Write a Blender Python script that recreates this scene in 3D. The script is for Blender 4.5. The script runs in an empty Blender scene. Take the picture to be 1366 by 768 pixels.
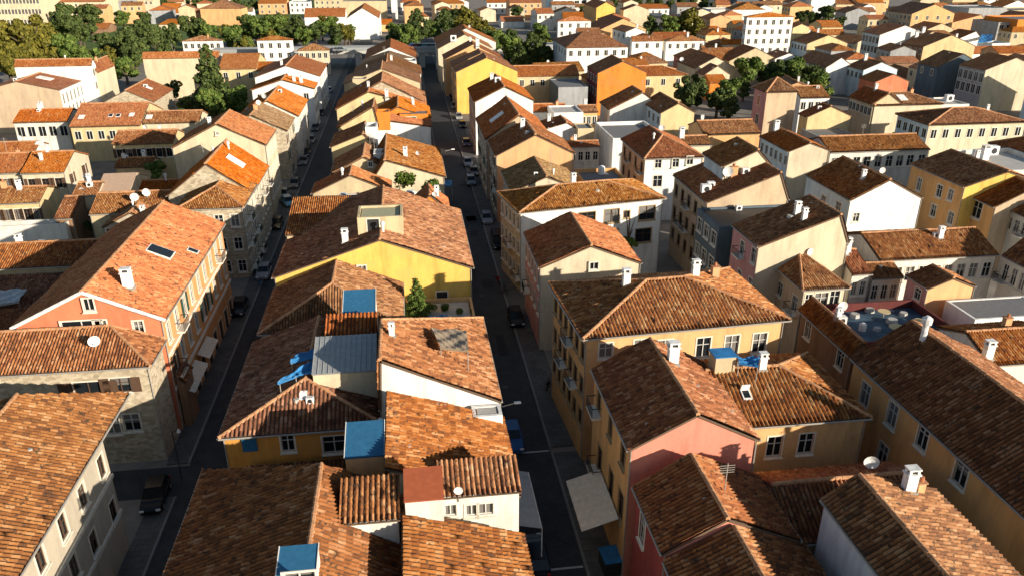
import bpy, math, random
import numpy as np
from mathutils import Vector, Matrix
random.seed(7); RNG = np.random.default_rng(7)
SC = bpy.context.scene; COL = SC.collection
R = math.radians

# ------------------------------------------------------------------ camera calibration (photo is 1366 x 768)
F = 1040.; CX, CY = 683., 384.; H = 40.; VX, VY = 532., -75.
PITCH = math.atan((CY-VY)/F)
UPc = np.array((0, math.cos(PITCH), -math.sin(PITCH)))
Yc = np.array((VX-CX, CY-VY, F)); Yc /= np.linalg.norm(Yc)
Xc = np.cross(Yc, UPc); Xc /= np.linalg.norm(Xc)
if Xc[0] < 0: Xc = -Xc
AX = np.array((Xc, Yc, UPc))            # rows: world axes in camera coords (right, up, fwd)
EYE = np.array((0., 0., H))
def ray(px, py): return AX @ np.array((px-CX, CY-py, F))
def P(px, py, z=0.):
    d = ray(px, py); t = (z-H)/d[2]
    return (d[0]*t, d[1]*t)
def pix(X, Y, Z):
    c = AX.T @ np.array((X, Y, Z-H)); return (CX+F*c[0]/c[2], CY-F*c[1]/c[2])
def z_at(x, y, py):                      # height over plan point (x, y) that projects to image row py
    lo, hi = -5., 39.
    for _ in range(40):
        m = (lo+hi)/2
        if pix(x, y, m)[1] > py: lo = m
        else: hi = m
    return (lo+hi)/2

# ------------------------------------------------------------------ materials
MATS = {}
def newmat(name):
    m = bpy.data.materials.new(name); m.use_nodes = True
    nt = m.node_tree; b = nt.nodes['Principled BSDF']
    b.inputs['Specular IOR Level'].default_value = .25
    return m, nt, b
def nd(nt, t, **kw):
    n = nt.nodes.new(t)
    for k, v in kw.items(): setattr(n, k, v)
    return n
def math_(nt, op, a, b=None):
    n = nd(nt, 'ShaderNodeMath', operation=op)
    for i, s in enumerate((a, b)):
        if s is None: continue
        if hasattr(s, 'is_linked'): nt.links.new(s, n.inputs[i])
        else: n.inputs[i].default_value = s
    return n.outputs[0]
def ramp(nt, fac, stops):
    r = nd(nt, 'ShaderNodeValToRGB'); e = r.color_ramp.elements
    while len(e) < len(stops): e.new(.5)
    for el, (p, c) in zip(e, stops): el.position = p; el.color = (*c, 1)
    nt.links.new(fac, r.inputs[0]); return r.outputs[0]
def mix(nt, fac, a, b, blend='MIX'):
    n = nd(nt, 'ShaderNodeMix', data_type='RGBA', blend_type=blend)
    for i, s in ((0, fac), (6, a), (7, b)):
        if hasattr(s, 'is_linked'): nt.links.new(s, n.inputs[i])
        else: n.inputs[i].default_value = s if i == 0 else (*s, 1)
    return n.outputs[2]
def noise(nt, co, scale, detail=3, rough=.6):
    n = nd(nt, 'ShaderNodeTexNoise'); n.inputs['Scale'].default_value = scale
    n.inputs['Detail'].default_value = detail; n.inputs['Roughness'].default_value = rough
    if co is not None: nt.links.new(co, n.inputs['Vector'])
    return n.outputs['Fac']
def worldpos(nt): return nd(nt, 'ShaderNodeNewGeometry').outputs['Position']

TILE = {  # dark .. mid .. light .. pale tile colours
 'brown': ((.06,.027,.016), (.17,.068,.031), (.275,.122,.055), (.39,.24,.14)),
 'mixed': ((.07,.03,.017), (.205,.078,.034), (.31,.14,.06), (.42,.28,.16)),
 'orange': ((.17,.052,.022), (.31,.098,.037), (.38,.14,.055), (.44,.24,.12)),
 'red':   ((.10,.034,.018), (.235,.078,.035), (.32,.122,.053), (.40,.22,.12)),
 'moss':  ((.075,.048,.028), (.16,.092,.05), (.25,.155,.085), (.34,.27,.18)),
 'dark':  ((.065,.028,.018), (.15,.06,.032), (.235,.10,.054), (.36,.22,.145)),
}
def tilemat(kind, flat=False):
    k = ('tile', kind, flat)
    if k in MATS: return MATS[k]
    m, nt, b = newmat('roof_tiles_%s' % kind); L = nt.links
    uv = nd(nt, 'ShaderNodeUVMap').outputs[0]
    s = nd(nt, 'ShaderNodeSeparateXYZ'); L.new(uv, s.inputs[0])
    fu = math_(nt, 'FLOOR', s.outputs[0]); fv = math_(nt, 'FLOOR', s.outputs[1])
    c = nd(nt, 'ShaderNodeCombineXYZ'); L.new(fu, c.inputs[0]); L.new(fv, c.inputs[1])
    w = nd(nt, 'ShaderNodeTexWhiteNoise', noise_dimensions='2D'); L.new(c.outputs[0], w.inputs['Vector'])
    wp = worldpos(nt)
    mp = nd(nt, 'ShaderNodeMapping'); mp.inputs['Scale'].default_value = (1., .16, 1.); L.new(uv, mp.inputs[0])
    n1 = noise(nt, wp, .35, 4); n2 = noise(nt, mp.outputs[0], .9, 4, .7)
    v = math_(nt, 'MULTIPLY', w.outputs['Value'], .50)
    v = math_(nt, 'ADD', v, math_(nt, 'MULTIPLY', n1, .55))
    v = math_(nt, 'ADD', v, math_(nt, 'MULTIPLY', n2, .75))
    v = math_(nt, 'SUBTRACT', v, .36)
    n3 = noise(nt, wp, 1.1, 5, .75)
    v = math_(nt, 'ADD', v, math_(nt, 'MULTIPLY', math_(nt, 'SUBTRACT', n3, .5), .75))
    a, bb, cc, d = TILE[kind]
    col = ramp(nt, v, ((.10, a), (.40, bb), (.66, cc), (.98, d)))
    st = noise(nt, wp, .9, 6, .7)                                   # lichen and soot stains
    col = mix(nt, ramp(nt, st, ((.56, (0,0,0)), (.74, (1,1,1)))), col, mix(nt, .55, col, (.045,.03,.022)))
    sp = noise(nt, wp, 4.2, 2, .5)                                  # moss tufts, slipped and blackened tiles
    col = mix(nt, ramp(nt, math_(nt, 'ADD', sp, math_(nt, 'MULTIPLY', st, .25)), ((.72, (0,0,0)), (.80, (.85,.85,.85)))), col, (.03,.022,.015))
    # pan tiles between the cover tiles: groove shade painted in, plus moss and soil
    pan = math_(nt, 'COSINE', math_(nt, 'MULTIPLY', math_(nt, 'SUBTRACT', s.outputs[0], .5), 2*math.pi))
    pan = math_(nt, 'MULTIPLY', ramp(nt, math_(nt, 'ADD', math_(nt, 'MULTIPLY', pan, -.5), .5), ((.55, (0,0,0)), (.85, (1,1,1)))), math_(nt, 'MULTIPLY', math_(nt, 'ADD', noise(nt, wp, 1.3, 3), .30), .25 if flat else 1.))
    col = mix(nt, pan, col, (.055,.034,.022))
    oi = nd(nt, 'ShaderNodeObjectInfo').outputs['Random']           # every roof has its own age
    hs = nd(nt, 'ShaderNodeHueSaturation'); L.new(col, hs.inputs['Color'])
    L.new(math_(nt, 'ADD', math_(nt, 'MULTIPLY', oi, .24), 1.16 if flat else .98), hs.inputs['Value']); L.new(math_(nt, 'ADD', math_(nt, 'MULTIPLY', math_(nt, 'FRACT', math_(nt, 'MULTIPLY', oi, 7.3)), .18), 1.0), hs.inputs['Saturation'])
    L.new(math_(nt, 'ADD', math_(nt, 'MULTIPLY', math_(nt, 'FRACT', math_(nt, 'MULTIPLY', oi, 13.7)), .009), .498), hs.inputs['Hue'])
    col = hs.outputs[0]
    L.new(col, b.inputs['Base Color']); b.inputs['Roughness'].default_value = .85
    if flat:
        fr = math_(nt, 'SINE', math_(nt, 'MULTIPLY', s.outputs[0], 2*math.pi))
        fr2 = math_(nt, 'FRACT', s.outputs[1])
        h = math_(nt, 'ADD', math_(nt, 'MULTIPLY', fr, .5), math_(nt, 'MULTIPLY', fr2, -.35))
        h = math_(nt, 'ADD', h, math_(nt, 'MULTIPLY', w.outputs['Value'], .4))
        bp = nd(nt, 'ShaderNodeBump'); bp.inputs['Strength'].default_value = .8; bp.inputs['Distance'].default_value = .10
        L.new(h, bp.inputs['Height']); L.new(bp.outputs[0], b.inputs['Normal'])
    MATS[k] = m; return m

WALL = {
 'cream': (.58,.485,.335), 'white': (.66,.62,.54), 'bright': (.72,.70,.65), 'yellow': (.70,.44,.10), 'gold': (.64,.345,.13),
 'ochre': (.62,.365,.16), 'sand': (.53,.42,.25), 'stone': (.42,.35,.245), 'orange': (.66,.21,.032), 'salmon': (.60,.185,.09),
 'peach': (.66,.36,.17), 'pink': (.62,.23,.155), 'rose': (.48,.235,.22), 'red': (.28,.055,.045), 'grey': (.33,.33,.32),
 'blue': (.50,.60,.64), 'beige': (.50,.37,.24), 'brown': (.24,.14,.08), 'lemon': (.60,.455,.235), 'dkred': (.12,.03,.026),  # 'blue': blue plaster; on west sides of pale houses, bluish shade painted as colour
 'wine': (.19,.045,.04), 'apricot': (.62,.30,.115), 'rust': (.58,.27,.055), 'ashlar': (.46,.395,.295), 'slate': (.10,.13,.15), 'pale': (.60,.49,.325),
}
def wallmat(kind):
    k = ('wall', kind)
    if k in MATS: return MATS[k]
    m, nt, b = newmat('wall_plaster_%s' % kind); L = nt.links
    c = WALL[kind]; wp = worldpos(nt)
    mp = nd(nt, 'ShaderNodeMapping'); mp.inputs['Scale'].default_value = (1, 1, .25); L.new(wp, mp.inputs[0])
    n1 = noise(nt, mp.outputs[0], .8, 5, .65); n2 = noise(nt, wp, 4., 4, .6)
    lo = tuple(x*.72 for x in c); hi = tuple(min(.85, x*1.10) for x in c)
    col = ramp(nt, n1, ((.30, lo), (.52, c), (.75, hi)))
    col = mix(nt, ramp(nt, n2, ((.55, (0,0,0)), (.80, (.5,.5,.5)))), col, tuple(x*.62 for x in c))
    mp3 = nd(nt, 'ShaderNodeMapping'); mp3.inputs['Scale'].default_value = (1.1, 1.1, .12); L.new(wp, mp3.inputs[0])
    n4 = noise(nt, mp3.outputs[0], 1., 4, .7); n5 = noise(nt, wp, .45, 2, .4)
    col = mix(nt, ramp(nt, n4, ((.50, (0,0,0)), (.78, (.24,.24,.24) if kind not in ('yellow','gold','pink') else (.14,.14,.14)))), col, tuple(x*.5 for x in c))
    col = mix(nt, ramp(nt, n5, ((.58, (0,0,0)), (.60, (.5,.5,.5)))), col, tuple(x*.8+.03 for x in c))
    if kind == 'stone':
        br = nd(nt, 'ShaderNodeTexVoronoi', feature='F1'); br.inputs['Scale'].default_value = 2.4
        mp2 = nd(nt, 'ShaderNodeMapping'); mp2.inputs['Scale'].default_value = (1, 1, 1.8); L.new(wp, mp2.inputs[0]); L.new(mp2.outputs[0], br.inputs['Vector'])
        sp = nd(nt, 'ShaderNodeSeparateColor'); L.new(br.outputs['Color'], sp.inputs[0])
        col = mix(nt, .75, col, ramp(nt, sp.outputs[0], ((0, (.26,.205,.135)), (.5, (.42,.345,.235)), (1, (.55,.47,.34)))))
    L.new(col, b.inputs['Base Color']); b.inputs['Roughness'].default_value = .9
    bp = nd(nt, 'ShaderNodeBump'); bp.inputs['Strength'].default_value = .35; bp.inputs['Distance'].default_value = .03
    L.new(n2, bp.inputs['Height']); L.new(bp.outputs[0], b.inputs['Normal'])
    MATS[k] = m; return m
def plain(name, c, rough=.6, metal=0., var=.12, scale=3.):
    if name in MATS: return MATS[name]
    m, nt, b = newmat(name)
    n = noise(nt, worldpos(nt), scale, 4)
    nt.links.new(ramp(nt, n, ((.3, tuple(x*(1-var) for x in c)), (.7, tuple(min(.9, x*(1+var)) for x in c)))), b.inputs['Base Color'])
    b.inputs['Roughness'].default_value = rough; b.inputs['Metallic'].default_value = metal
    MATS[name] = m; return m
M_ridge = plain('ridge_tile', (.42,.215,.105), .85, var=.35, scale=2.)
M_white = plain('white_render', (.70,.68,.64), .85, var=.28, scale=2.2)
M_trim = plain('window_surround', (.66,.60,.49), .8)
M_otrim = plain('ochre_surround', (.34,.235,.12), .85)
M_frame = plain('painted_window_frame', (.55,.53,.48), .6)
M_glass = plain('window_glass', (.012,.015,.017), .12)
M_curt = plain('curtained_glass', (.16,.15,.135), .25)
M_shut = plain('brown_shutter', (.09,.05,.03), .7)
M_green = plain('green_shutter', (.035,.07,.05), .7)
M_wood = plain('eave_wood', (.13,.085,.055), .85)
M_gutter = plain('gutter_metal', (.30,.27,.23), .5)
M_dark = plain('dark_metal', (.03,.03,.032), .5)
M_metal = plain('zinc_roof', (.33,.34,.33), .5, .3)
M_grey = plain('grey_roof_felt', (.17,.165,.16), .85)
M_conc = plain('concrete', (.42,.40,.36), .9, scale=1.)
M_blue = plain('blue_tarpaulin', (.03,.17,.38), .6, var=.3, scale=1.2)
M_teal = plain('blue_terrace_floor', (.05,.085,.115), .6, var=.5, scale=.8)
M_panel = plain('blue_glass_panel', (.03,.12,.22), .15)
M_awn = plain('awning_canvas', (.66,.57,.44), .8)
M_olive = plain('olive_roof_felt', (.36,.34,.21), .85)
M_sheet = plain('red_sheet_roof', (.33,.085,.035), .8)
M_yel = plain('yellow_panel', (.72,.42,.05), .6)
M_pot = plain('clay', (.40,.15,.07), .85)

def paved(name, a, b, mortar, bw, bh, rough=.9):
    m, nt, bs = newmat(name); wp = worldpos(nt); br = nd(nt, 'ShaderNodeTexBrick'); nt.links.new(wp, br.inputs['Vector'])
    br.inputs['Scale'].default_value = 1.; br.inputs['Brick Width'].default_value = bw; br.inputs['Row Height'].default_value = bh; br.inputs['Mortar Size'].default_value = .018
    br.inputs['Color1'].default_value = (*a, 1); br.inputs['Color2'].default_value = (*b, 1); br.inputs['Mortar'].default_value = (*mortar, 1); br.inputs['Bias'].default_value = -.1
    n = noise(nt, wp, .5, 5, .7); c = mix(nt, ramp(nt, n, ((.42, (0,0,0)), (.70, (.7,.7,.7)))), br.outputs['Color'], tuple(x*.45 for x in a))
    nt.links.new(c, bs.inputs['Base Color']); bs.inputs['Roughness'].default_value = rough; return m
# ------------------------------------------------------------------ mesh builder
class MB:
    def __init__(s): s.v = []; s.f = []; s.m = []; s.ch = []; s.mats = []
    def mi(s, mat):
        if mat not in s.mats: s.mats.append(mat)
        return s.mats.index(mat)
    def face(s, pts, mat):
        n = len(s.v); s.v += [tuple(p) for p in pts]; s.f.append(tuple(range(n, n+len(pts)))); s.m.append(s.mi(mat))
    def box(s, x0, x1, y0, y1, z0, z1, mat, M=None):
        c = [(x, y, z) for z in (z0, z1) for y in (y0, y1) for x in (x0, x1)]
        if M is not None: c = [tuple(M @ Vector(p)) for p in c]
        n = len(s.v); s.v += c; k = s.mi(mat)
        for q in ((0,2,3,1), (4,5,7,6), (0,1,5,4), (2,6,7,3), (0,4,6,2), (1,3,7,5)):
            s.f.append(tuple(n+i for i in q)); s.m.append(k)
    def tube(s, a, b, r0, r1, mat, k=8, cap=True):
        a = Vector(a); b = Vector(b); d = (b-a).normalized()
        u = d.orthogonal().normalized(); w = d.cross(u); n = len(s.v); mi = s.mi(mat)
        for p, r in ((a, r0), (b, r1)):
            for i in range(k):
                t = 2*math.pi*i/k; s.v.append(tuple(p+u*(r*math.cos(t))+w*(r*math.sin(t))))
        for i in range(k):
            j = (i+1) % k; s.f.append((n+i, n+j, n+k+j, n+k+i)); s.m.append(mi)
        if cap:
            s.f.append(tuple(n+k+i for i in range(k))); s.m.append(mi)
            s.f.append(tuple(n+k-1-i for i in range(k))); s.m.append(mi)
    def grid(s, V, Q, UV, mat): s.ch.append((V, Q, UV, s.mi(mat)))
    def mesh(s, name, smooth=False):
        vs = [np.array(s.v, float).reshape(-1, 3)]; nv = len(s.v)
        loops = [i for f in s.f for i in f]; tot = [len(f) for f in s.f]; mi = list(s.m); uvs = [np.zeros((len(loops), 2))]
        lo = [np.array(loops, np.int64)]; to = [np.array(tot, np.int64)]; mm = [np.array(mi, np.int64)]
        sm = [np.zeros(len(tot), bool)]
        for V, Q, UV, k in s.ch:
            vs.append(V); lo.append((Q+nv).ravel()); to.append(np.full(len(Q), 4)); mm.append(np.full(len(Q), k)); uvs.append(UV[Q.ravel()])
            sm.append(np.ones(len(Q), bool)); nv += len(V)
        V = np.concatenate(vs); lo = np.concatenate(lo).astype(np.int32); to = np.concatenate(to).astype(np.int32)
        me = bpy.data.meshes.new(name); me.vertices.add(len(V)); me.vertices.foreach_set('co', V.astype(np.float32).ravel())
        me.loops.add(len(lo)); me.loops.foreach_set('vertex_index', lo)
        me.polygons.add(len(to)); st = np.concatenate(([0], np.cumsum(to)[:-1])).astype(np.int32) if len(to) else to
        me.polygons.foreach_set('loop_start', st); me.polygons.foreach_set('loop_total', to)
        me.polygons.foreach_set('material_index', np.concatenate(mm).astype(np.int32))
        me.polygons.foreach_set('use_smooth', np.concatenate(sm) | smooth)
        ul = me.uv_layers.new(name='UVMap'); ul.data.foreach_set('uv', np.concatenate(uvs).astype(np.float32).ravel())
        for m in s.mats: me.materials.append(m)
        me.update(calc_edges=True); me.validate(); return me
    def build(s, name, parent=None, smooth=False, loc=None, rot=None):
        return link(name, s.mesh(name, smooth), parent, loc, rot)
def link(name, me, parent=None, loc=None, rot=None):
    o = bpy.data.objects.new(name, me); COL.objects.link(o)
    if parent is not None: o.parent = parent
    if loc is not None: o.location = loc
    if rot is not None: o.rotation_euler = (0, 0, rot)
    return o
def empty(name, loc, rot=0.):
    o = bpy.data.objects.new(name, None); COL.objects.link(o); o.location = loc; o.rotation_euler = (0, 0, rot)
    o.empty_display_size = .5; return o
def tag(o, label=None, cat=None, group=None, kind=None):
    if label: o['label'] = label
    if cat: o['category'] = cat
    if group: o['group'] = group
    if kind: o['kind'] = kind
    return o
def copy_tree(o, parent=None):
    c = o.copy(); COL.objects.link(c); c.parent = parent
    for ch in list(o.children): copy_tree(ch, c)
    return c

# ------------------------------------------------------------------ tiled roof planes (real barrel-tile relief near by)
def plane_axes(poly):
    p = np.array(poly, float); n = np.zeros(3)
    for i in range(len(p)):
        a, b = p[i], p[(i+1) % len(p)]; n += np.cross(a, b)
    n /= np.linalg.norm(n)
    if n[2] < 0: n = -n; p = p[::-1]
    d = np.array((0, 0, 1.)) - n*n[2]; l = np.linalg.norm(d)
    v = d/l if l > 1e-6 else np.array((0, 1., 0)); u = np.cross(v, n)
    return p, n, u, v
def tiles(mb, poly, mat, flatmat, near, pitch=.215, row=.35, amp=.06, slab=.14):
    if near >= 6: pitch, row, amp = .30, .44, .085
    elif near == 5: pitch, row, amp = .25, .40, .07
    p, n, u, v = plane_axes(poly)
    o = p[0]; q = np.stack(((p-o) @ u, (p-o) @ v), 1)
    uo, vo = RNG.integers(0, 900), RNG.integers(0, 900)
    N = len(p)
    for i in range(N):                                                # slab edges and underside
        a, b = p[i], p[(i+1) % N]
        mb.face((a, a-n*slab, b-n*slab, b), M_wood)
    mb.face([x-n*slab for x in p[::-1]], M_wood)
    if near < 0:
        k = len(mb.v); V = np.array(p) + n*.02
        if N == 3: V = np.vstack((V, V[2:3]))
        uv = np.stack((((V-o) @ u)/pitch+uo+.5, ((V-o) @ v)/row+vo), 1)
        if N > 4:
            c = V.mean(0); cu = uv.mean(0)
            V = np.vstack((V, c)); uv = np.vstack((uv, cu))
            Q = np.array([(i, (i+1) % N, N, N) for i in range(N)])
            for i in range(N): mb.face((V[i], V[(i+1) % N], c), flatmat)
            return
        if N == 3:
            # triangle: split into 3 quads
            a, b, c = V[0], V[1], V[2]; g = (a+b+c)/3; pts = np.array((a, (a+b)/2, b, (b+c)/2, c, (c+a)/2, g))
            uv = np.stack((((pts-o) @ u)/pitch+uo+.5, ((pts-o) @ v)/row+vo), 1)
            mb.grid(pts, np.array(((5,0,1,6), (1,2,3,6), (3,4,5,6))), uv, flatmat); return
        mb.grid(V, np.array(((0,1,2,3),)), uv, flatmat); return
    ss = near
    u0, u1 = q[:,0].min(), q[:,0].max(); du = pitch/ss
    k0, k1 = math.ceil(u0/du+1e-6), math.floor(u1/du-1e-6)
    U = np.concatenate(([u0+1e-4], np.arange(k0, k1+1)*du, [u1-1e-4]))
    lo = np.full(len(U), 1e9); hi = np.full(len(U), -1e9)
    for i in range(N):
        a, b = q[i], q[(i+1) % N]
        if abs(a[0]-b[0]) < 1e-9: continue
        t = (U-a[0])/(b[0]-a[0]); ok = (t >= -1e-6) & (t <= 1+1e-6); y = a[1]+t*(b[1]-a[1])
        lo = np.where(ok, np.minimum(lo, y), lo); hi = np.where(ok, np.maximum(hi, y), hi)
    v0, v1 = lo.min(), hi.max(); r0, r1 = math.floor(v0/row), math.ceil(v1/row)
    rows = np.arange(r0, r1+1)
    vv = np.repeat(rows*row, 2).astype(float)[1:-1]; step = np.tile((.035, 0.), len(rows)-1)
    rid = np.repeat(rows[:-1], 2)
    ci = np.floor(U/pitch+.5).astype(int); jit = RNG.normal(0, .011, (ci.max()-ci.min()+1, len(rows)))
    prof = amp*np.cos(2*math.pi*U/pitch)
    colj = RNG.normal(0, .02, ci.max()-ci.min()+1)
    Vg = np.clip(vv[None, :]+colj[ci-ci.min()][:, None], lo[:, None], hi[:, None])
    Hh = prof[:, None]+step[None, :]+jit[ci-ci.min()][:, rid-r0]+.06
    # gentle sag of old timber
    Hh = Hh + .05*np.sin(U[:, None]*.7+uo)*np.sin(Vg*.9+vo)
    pos = o + U[:, None, None]*u + Vg[:, :, None]*v + Hh[:, :, None]*n
    nu, nv = Vg.shape; idx = np.arange(nu*nv).reshape(nu, nv)
    Q = np.stack((idx[:-1, :-1], idx[1:, :-1], idx[1:, 1:], idx[:-1, 1:]), -1).reshape(-1, 4)
    dz = np.abs(Vg[:, 1:]-Vg[:, :-1]); keep = ((dz[:-1] > 1e-5) | (dz[1:] > 1e-5)).reshape(-1)
    same = (vv[1:] == vv[:-1]); inr = (Vg[:-1, :-1] > lo[:-1, None]+1e-6) & (Vg[:-1, :-1] < hi[:-1, None]-1e-6)
    keep |= (np.broadcast_to(same[None, :], inr.shape) & inr).reshape(-1)
    uv = np.stack((np.broadcast_to((U/pitch+uo+.5)[:, None], Vg.shape), np.broadcast_to((rid+vo+.5)[None, :], Vg.shape)), -1).reshape(-1, 2)
    mb.grid(pos.reshape(-1, 3), Q[keep], uv, mat)

# ------------------------------------------------------------------ windows (shared meshes)
WM = {}
def win_meshes(w, h, st):
    k = (round(w*10), round(h*10), st)
    if k in WM: return WM[k]
    w, h = k[0]/10, k[1]/10
    f = MB(); t = .11
    trim = M_otrim if st == 'o' else M_trim
    for b in ((-w/2-t, -w/2, -.035, .02, -t, h+t), (w/2, w/2+t, -.035, .02, -t, h+t), (-w/2, w/2, -.035, .02, h, h+t), (-w/2, w/2, -.035, .02, -t, 0)):
        f.box(*b, trim)
    e = .06; mt = M_shut if st in 'bow' else M_frame
    f.box(-w/2, -w/2+e, .06, .12, 0, h, mt); f.box(w/2-e, w/2, .06, .12, 0, h, mt)
    f.box(-w/2+e, w/2-e, .06, .12, 0, e, mt); f.box(-w/2+e, w/2-e, .06, .12, h-e, h, mt)
    f.box(-.035, .035, .05, .115, e, h-e, mt)
    if h > 1.1: f.box(-w/2+e, -.035, .065, .11, h*.62, h*.62+.05, mt); f.box(.035, w/2-e, .065, .11, h*.62, h*.62+.05, mt)
    ps = []
    for cf in (0, 0, .55, 1.):                                     # bare glass, half-drawn and drawn curtains
        p = MB(); zc = h*(1-cf)
        if cf < 1: p.face(((-w/2, .14, 0), (w/2, .14, 0), (w/2, .14, zc), (-w/2, .14, zc)), M_glass)
        if cf > 0: p.face(((-w/2, .14, zc), (w/2, .14, zc), (w/2, .14, h), (-w/2, .14, h)), M_curt)
        ps.append(p.mesh('pane'))
    s = MB(); s.box(-w/2-.16, w/2+.16, -.16, .01, -t-.08, -t, trim)
    cs = []
    if st in 'bg':
        sm = M_shut if st == 'b' else M_green
        for sg in (-1, 1):
            c = MB(); x0 = sg*(w/2+.06); x1 = sg*(w/2+.06+w/2)
            c.box(min(x0, x1), max(x0, x1), -.09, -.045, -.02, h+.02, sm)
            for i in range(7): c.box(min(x0, x1)+.04, max(x0, x1)-.04, -.105, -.088, h*(i+.3)/7, h*(i+.75)/7, sm)
            cs.append(c.mesh('shutter'))
    r = (f.mesh('window'), ps, s.mesh('sill'), cs)
    WM[k] = r; return r
DM = {}
def balcony_mesh(w):
    k = ('bal', round(w*10))
    if k not in DM:
        m = MB(); W = w/2+.45; m.box(-W, W, -.75, -.04, -.22, -.08, M_trim)
        m.box(-W, W, -.75, -.71, .72, .78, M_dark)
        for sx in (-W, W-.04): m.box(sx, sx+.04, -.71, -.04, .72, .78, M_dark)
        n = int(2*W/.16)
        for i in range(n+1): x = -W+.02+(2*W-.04)*i/n; m.box(x-.012, x+.012, -.74, -.716, -.08, .72, M_dark)
        DM[k] = m.mesh('balcony')
    return DM[k]
def door_mesh(w, h):
    k = (round(w*10), round(h*10))
    if k not in DM:
        w, h = k[0]/10, k[1]/10; f = MB()
        for b in ((-w/2-.12, -w/2, -.03, .02, 0, h+.12), (w/2, w/2+.12, -.03, .02, 0, h+.12), (-w/2, w/2, -.03, .02, h, h+.12)): f.box(*b, M_trim)
        f.box(-w/2, w/2, .10, .14, 0, h, M_dark); f.box(-.03, .03, .06, .099, .1, h, M_shut)
        DM[k] = f.mesh('door')
    return DM[k]

def wallface(mb, frame, L, zt, holes, mat, depth=.14, z0=0.):
    """frame: (origin xy, direction xy) ; outward is to the right of the direction"""
    (ox, oy), (dx, dy) = frame; nx, ny = dy, -dx
    def pt(t, z, d=0.): return (ox+dx*t-nx*d, oy+dy*t-ny*d, z)
    ts = sorted({0., L, *[x for h in holes for x in h[:2]]}); zs = sorted({z0, zt, *[x for h in holes for x in h[2:]]})
    for i in range(len(ts)-1):
        for j in range(len(zs)-1):
            tm = (ts[i]+ts[i+1])/2; zm = (zs[j]+zs[j+1])/2
            if any(h[0] < tm < h[1] and h[2] < zm < h[3] for h in holes): continue
            mb.face((pt(ts[i], zs[j]), pt(ts[i+1], zs[j]), pt(ts[i+1], zs[j+1]), pt(ts[i], zs[j+1])), mat)
    for a, b, c, d in holes:
        mb.face((pt(a, c), pt(a, d), pt(a, d, depth), pt(a, c, depth)), mat); mb.face((pt(b, d), pt(b, c), pt(b, c, depth), pt(b, d, depth)), mat)
        mb.face((pt(a, d), pt(b, d), pt(b, d, depth), pt(a, d, depth)), mat); mb.face((pt(b, c), pt(a, c), pt(a, c, depth), pt(b, c, depth)), mat)

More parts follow.
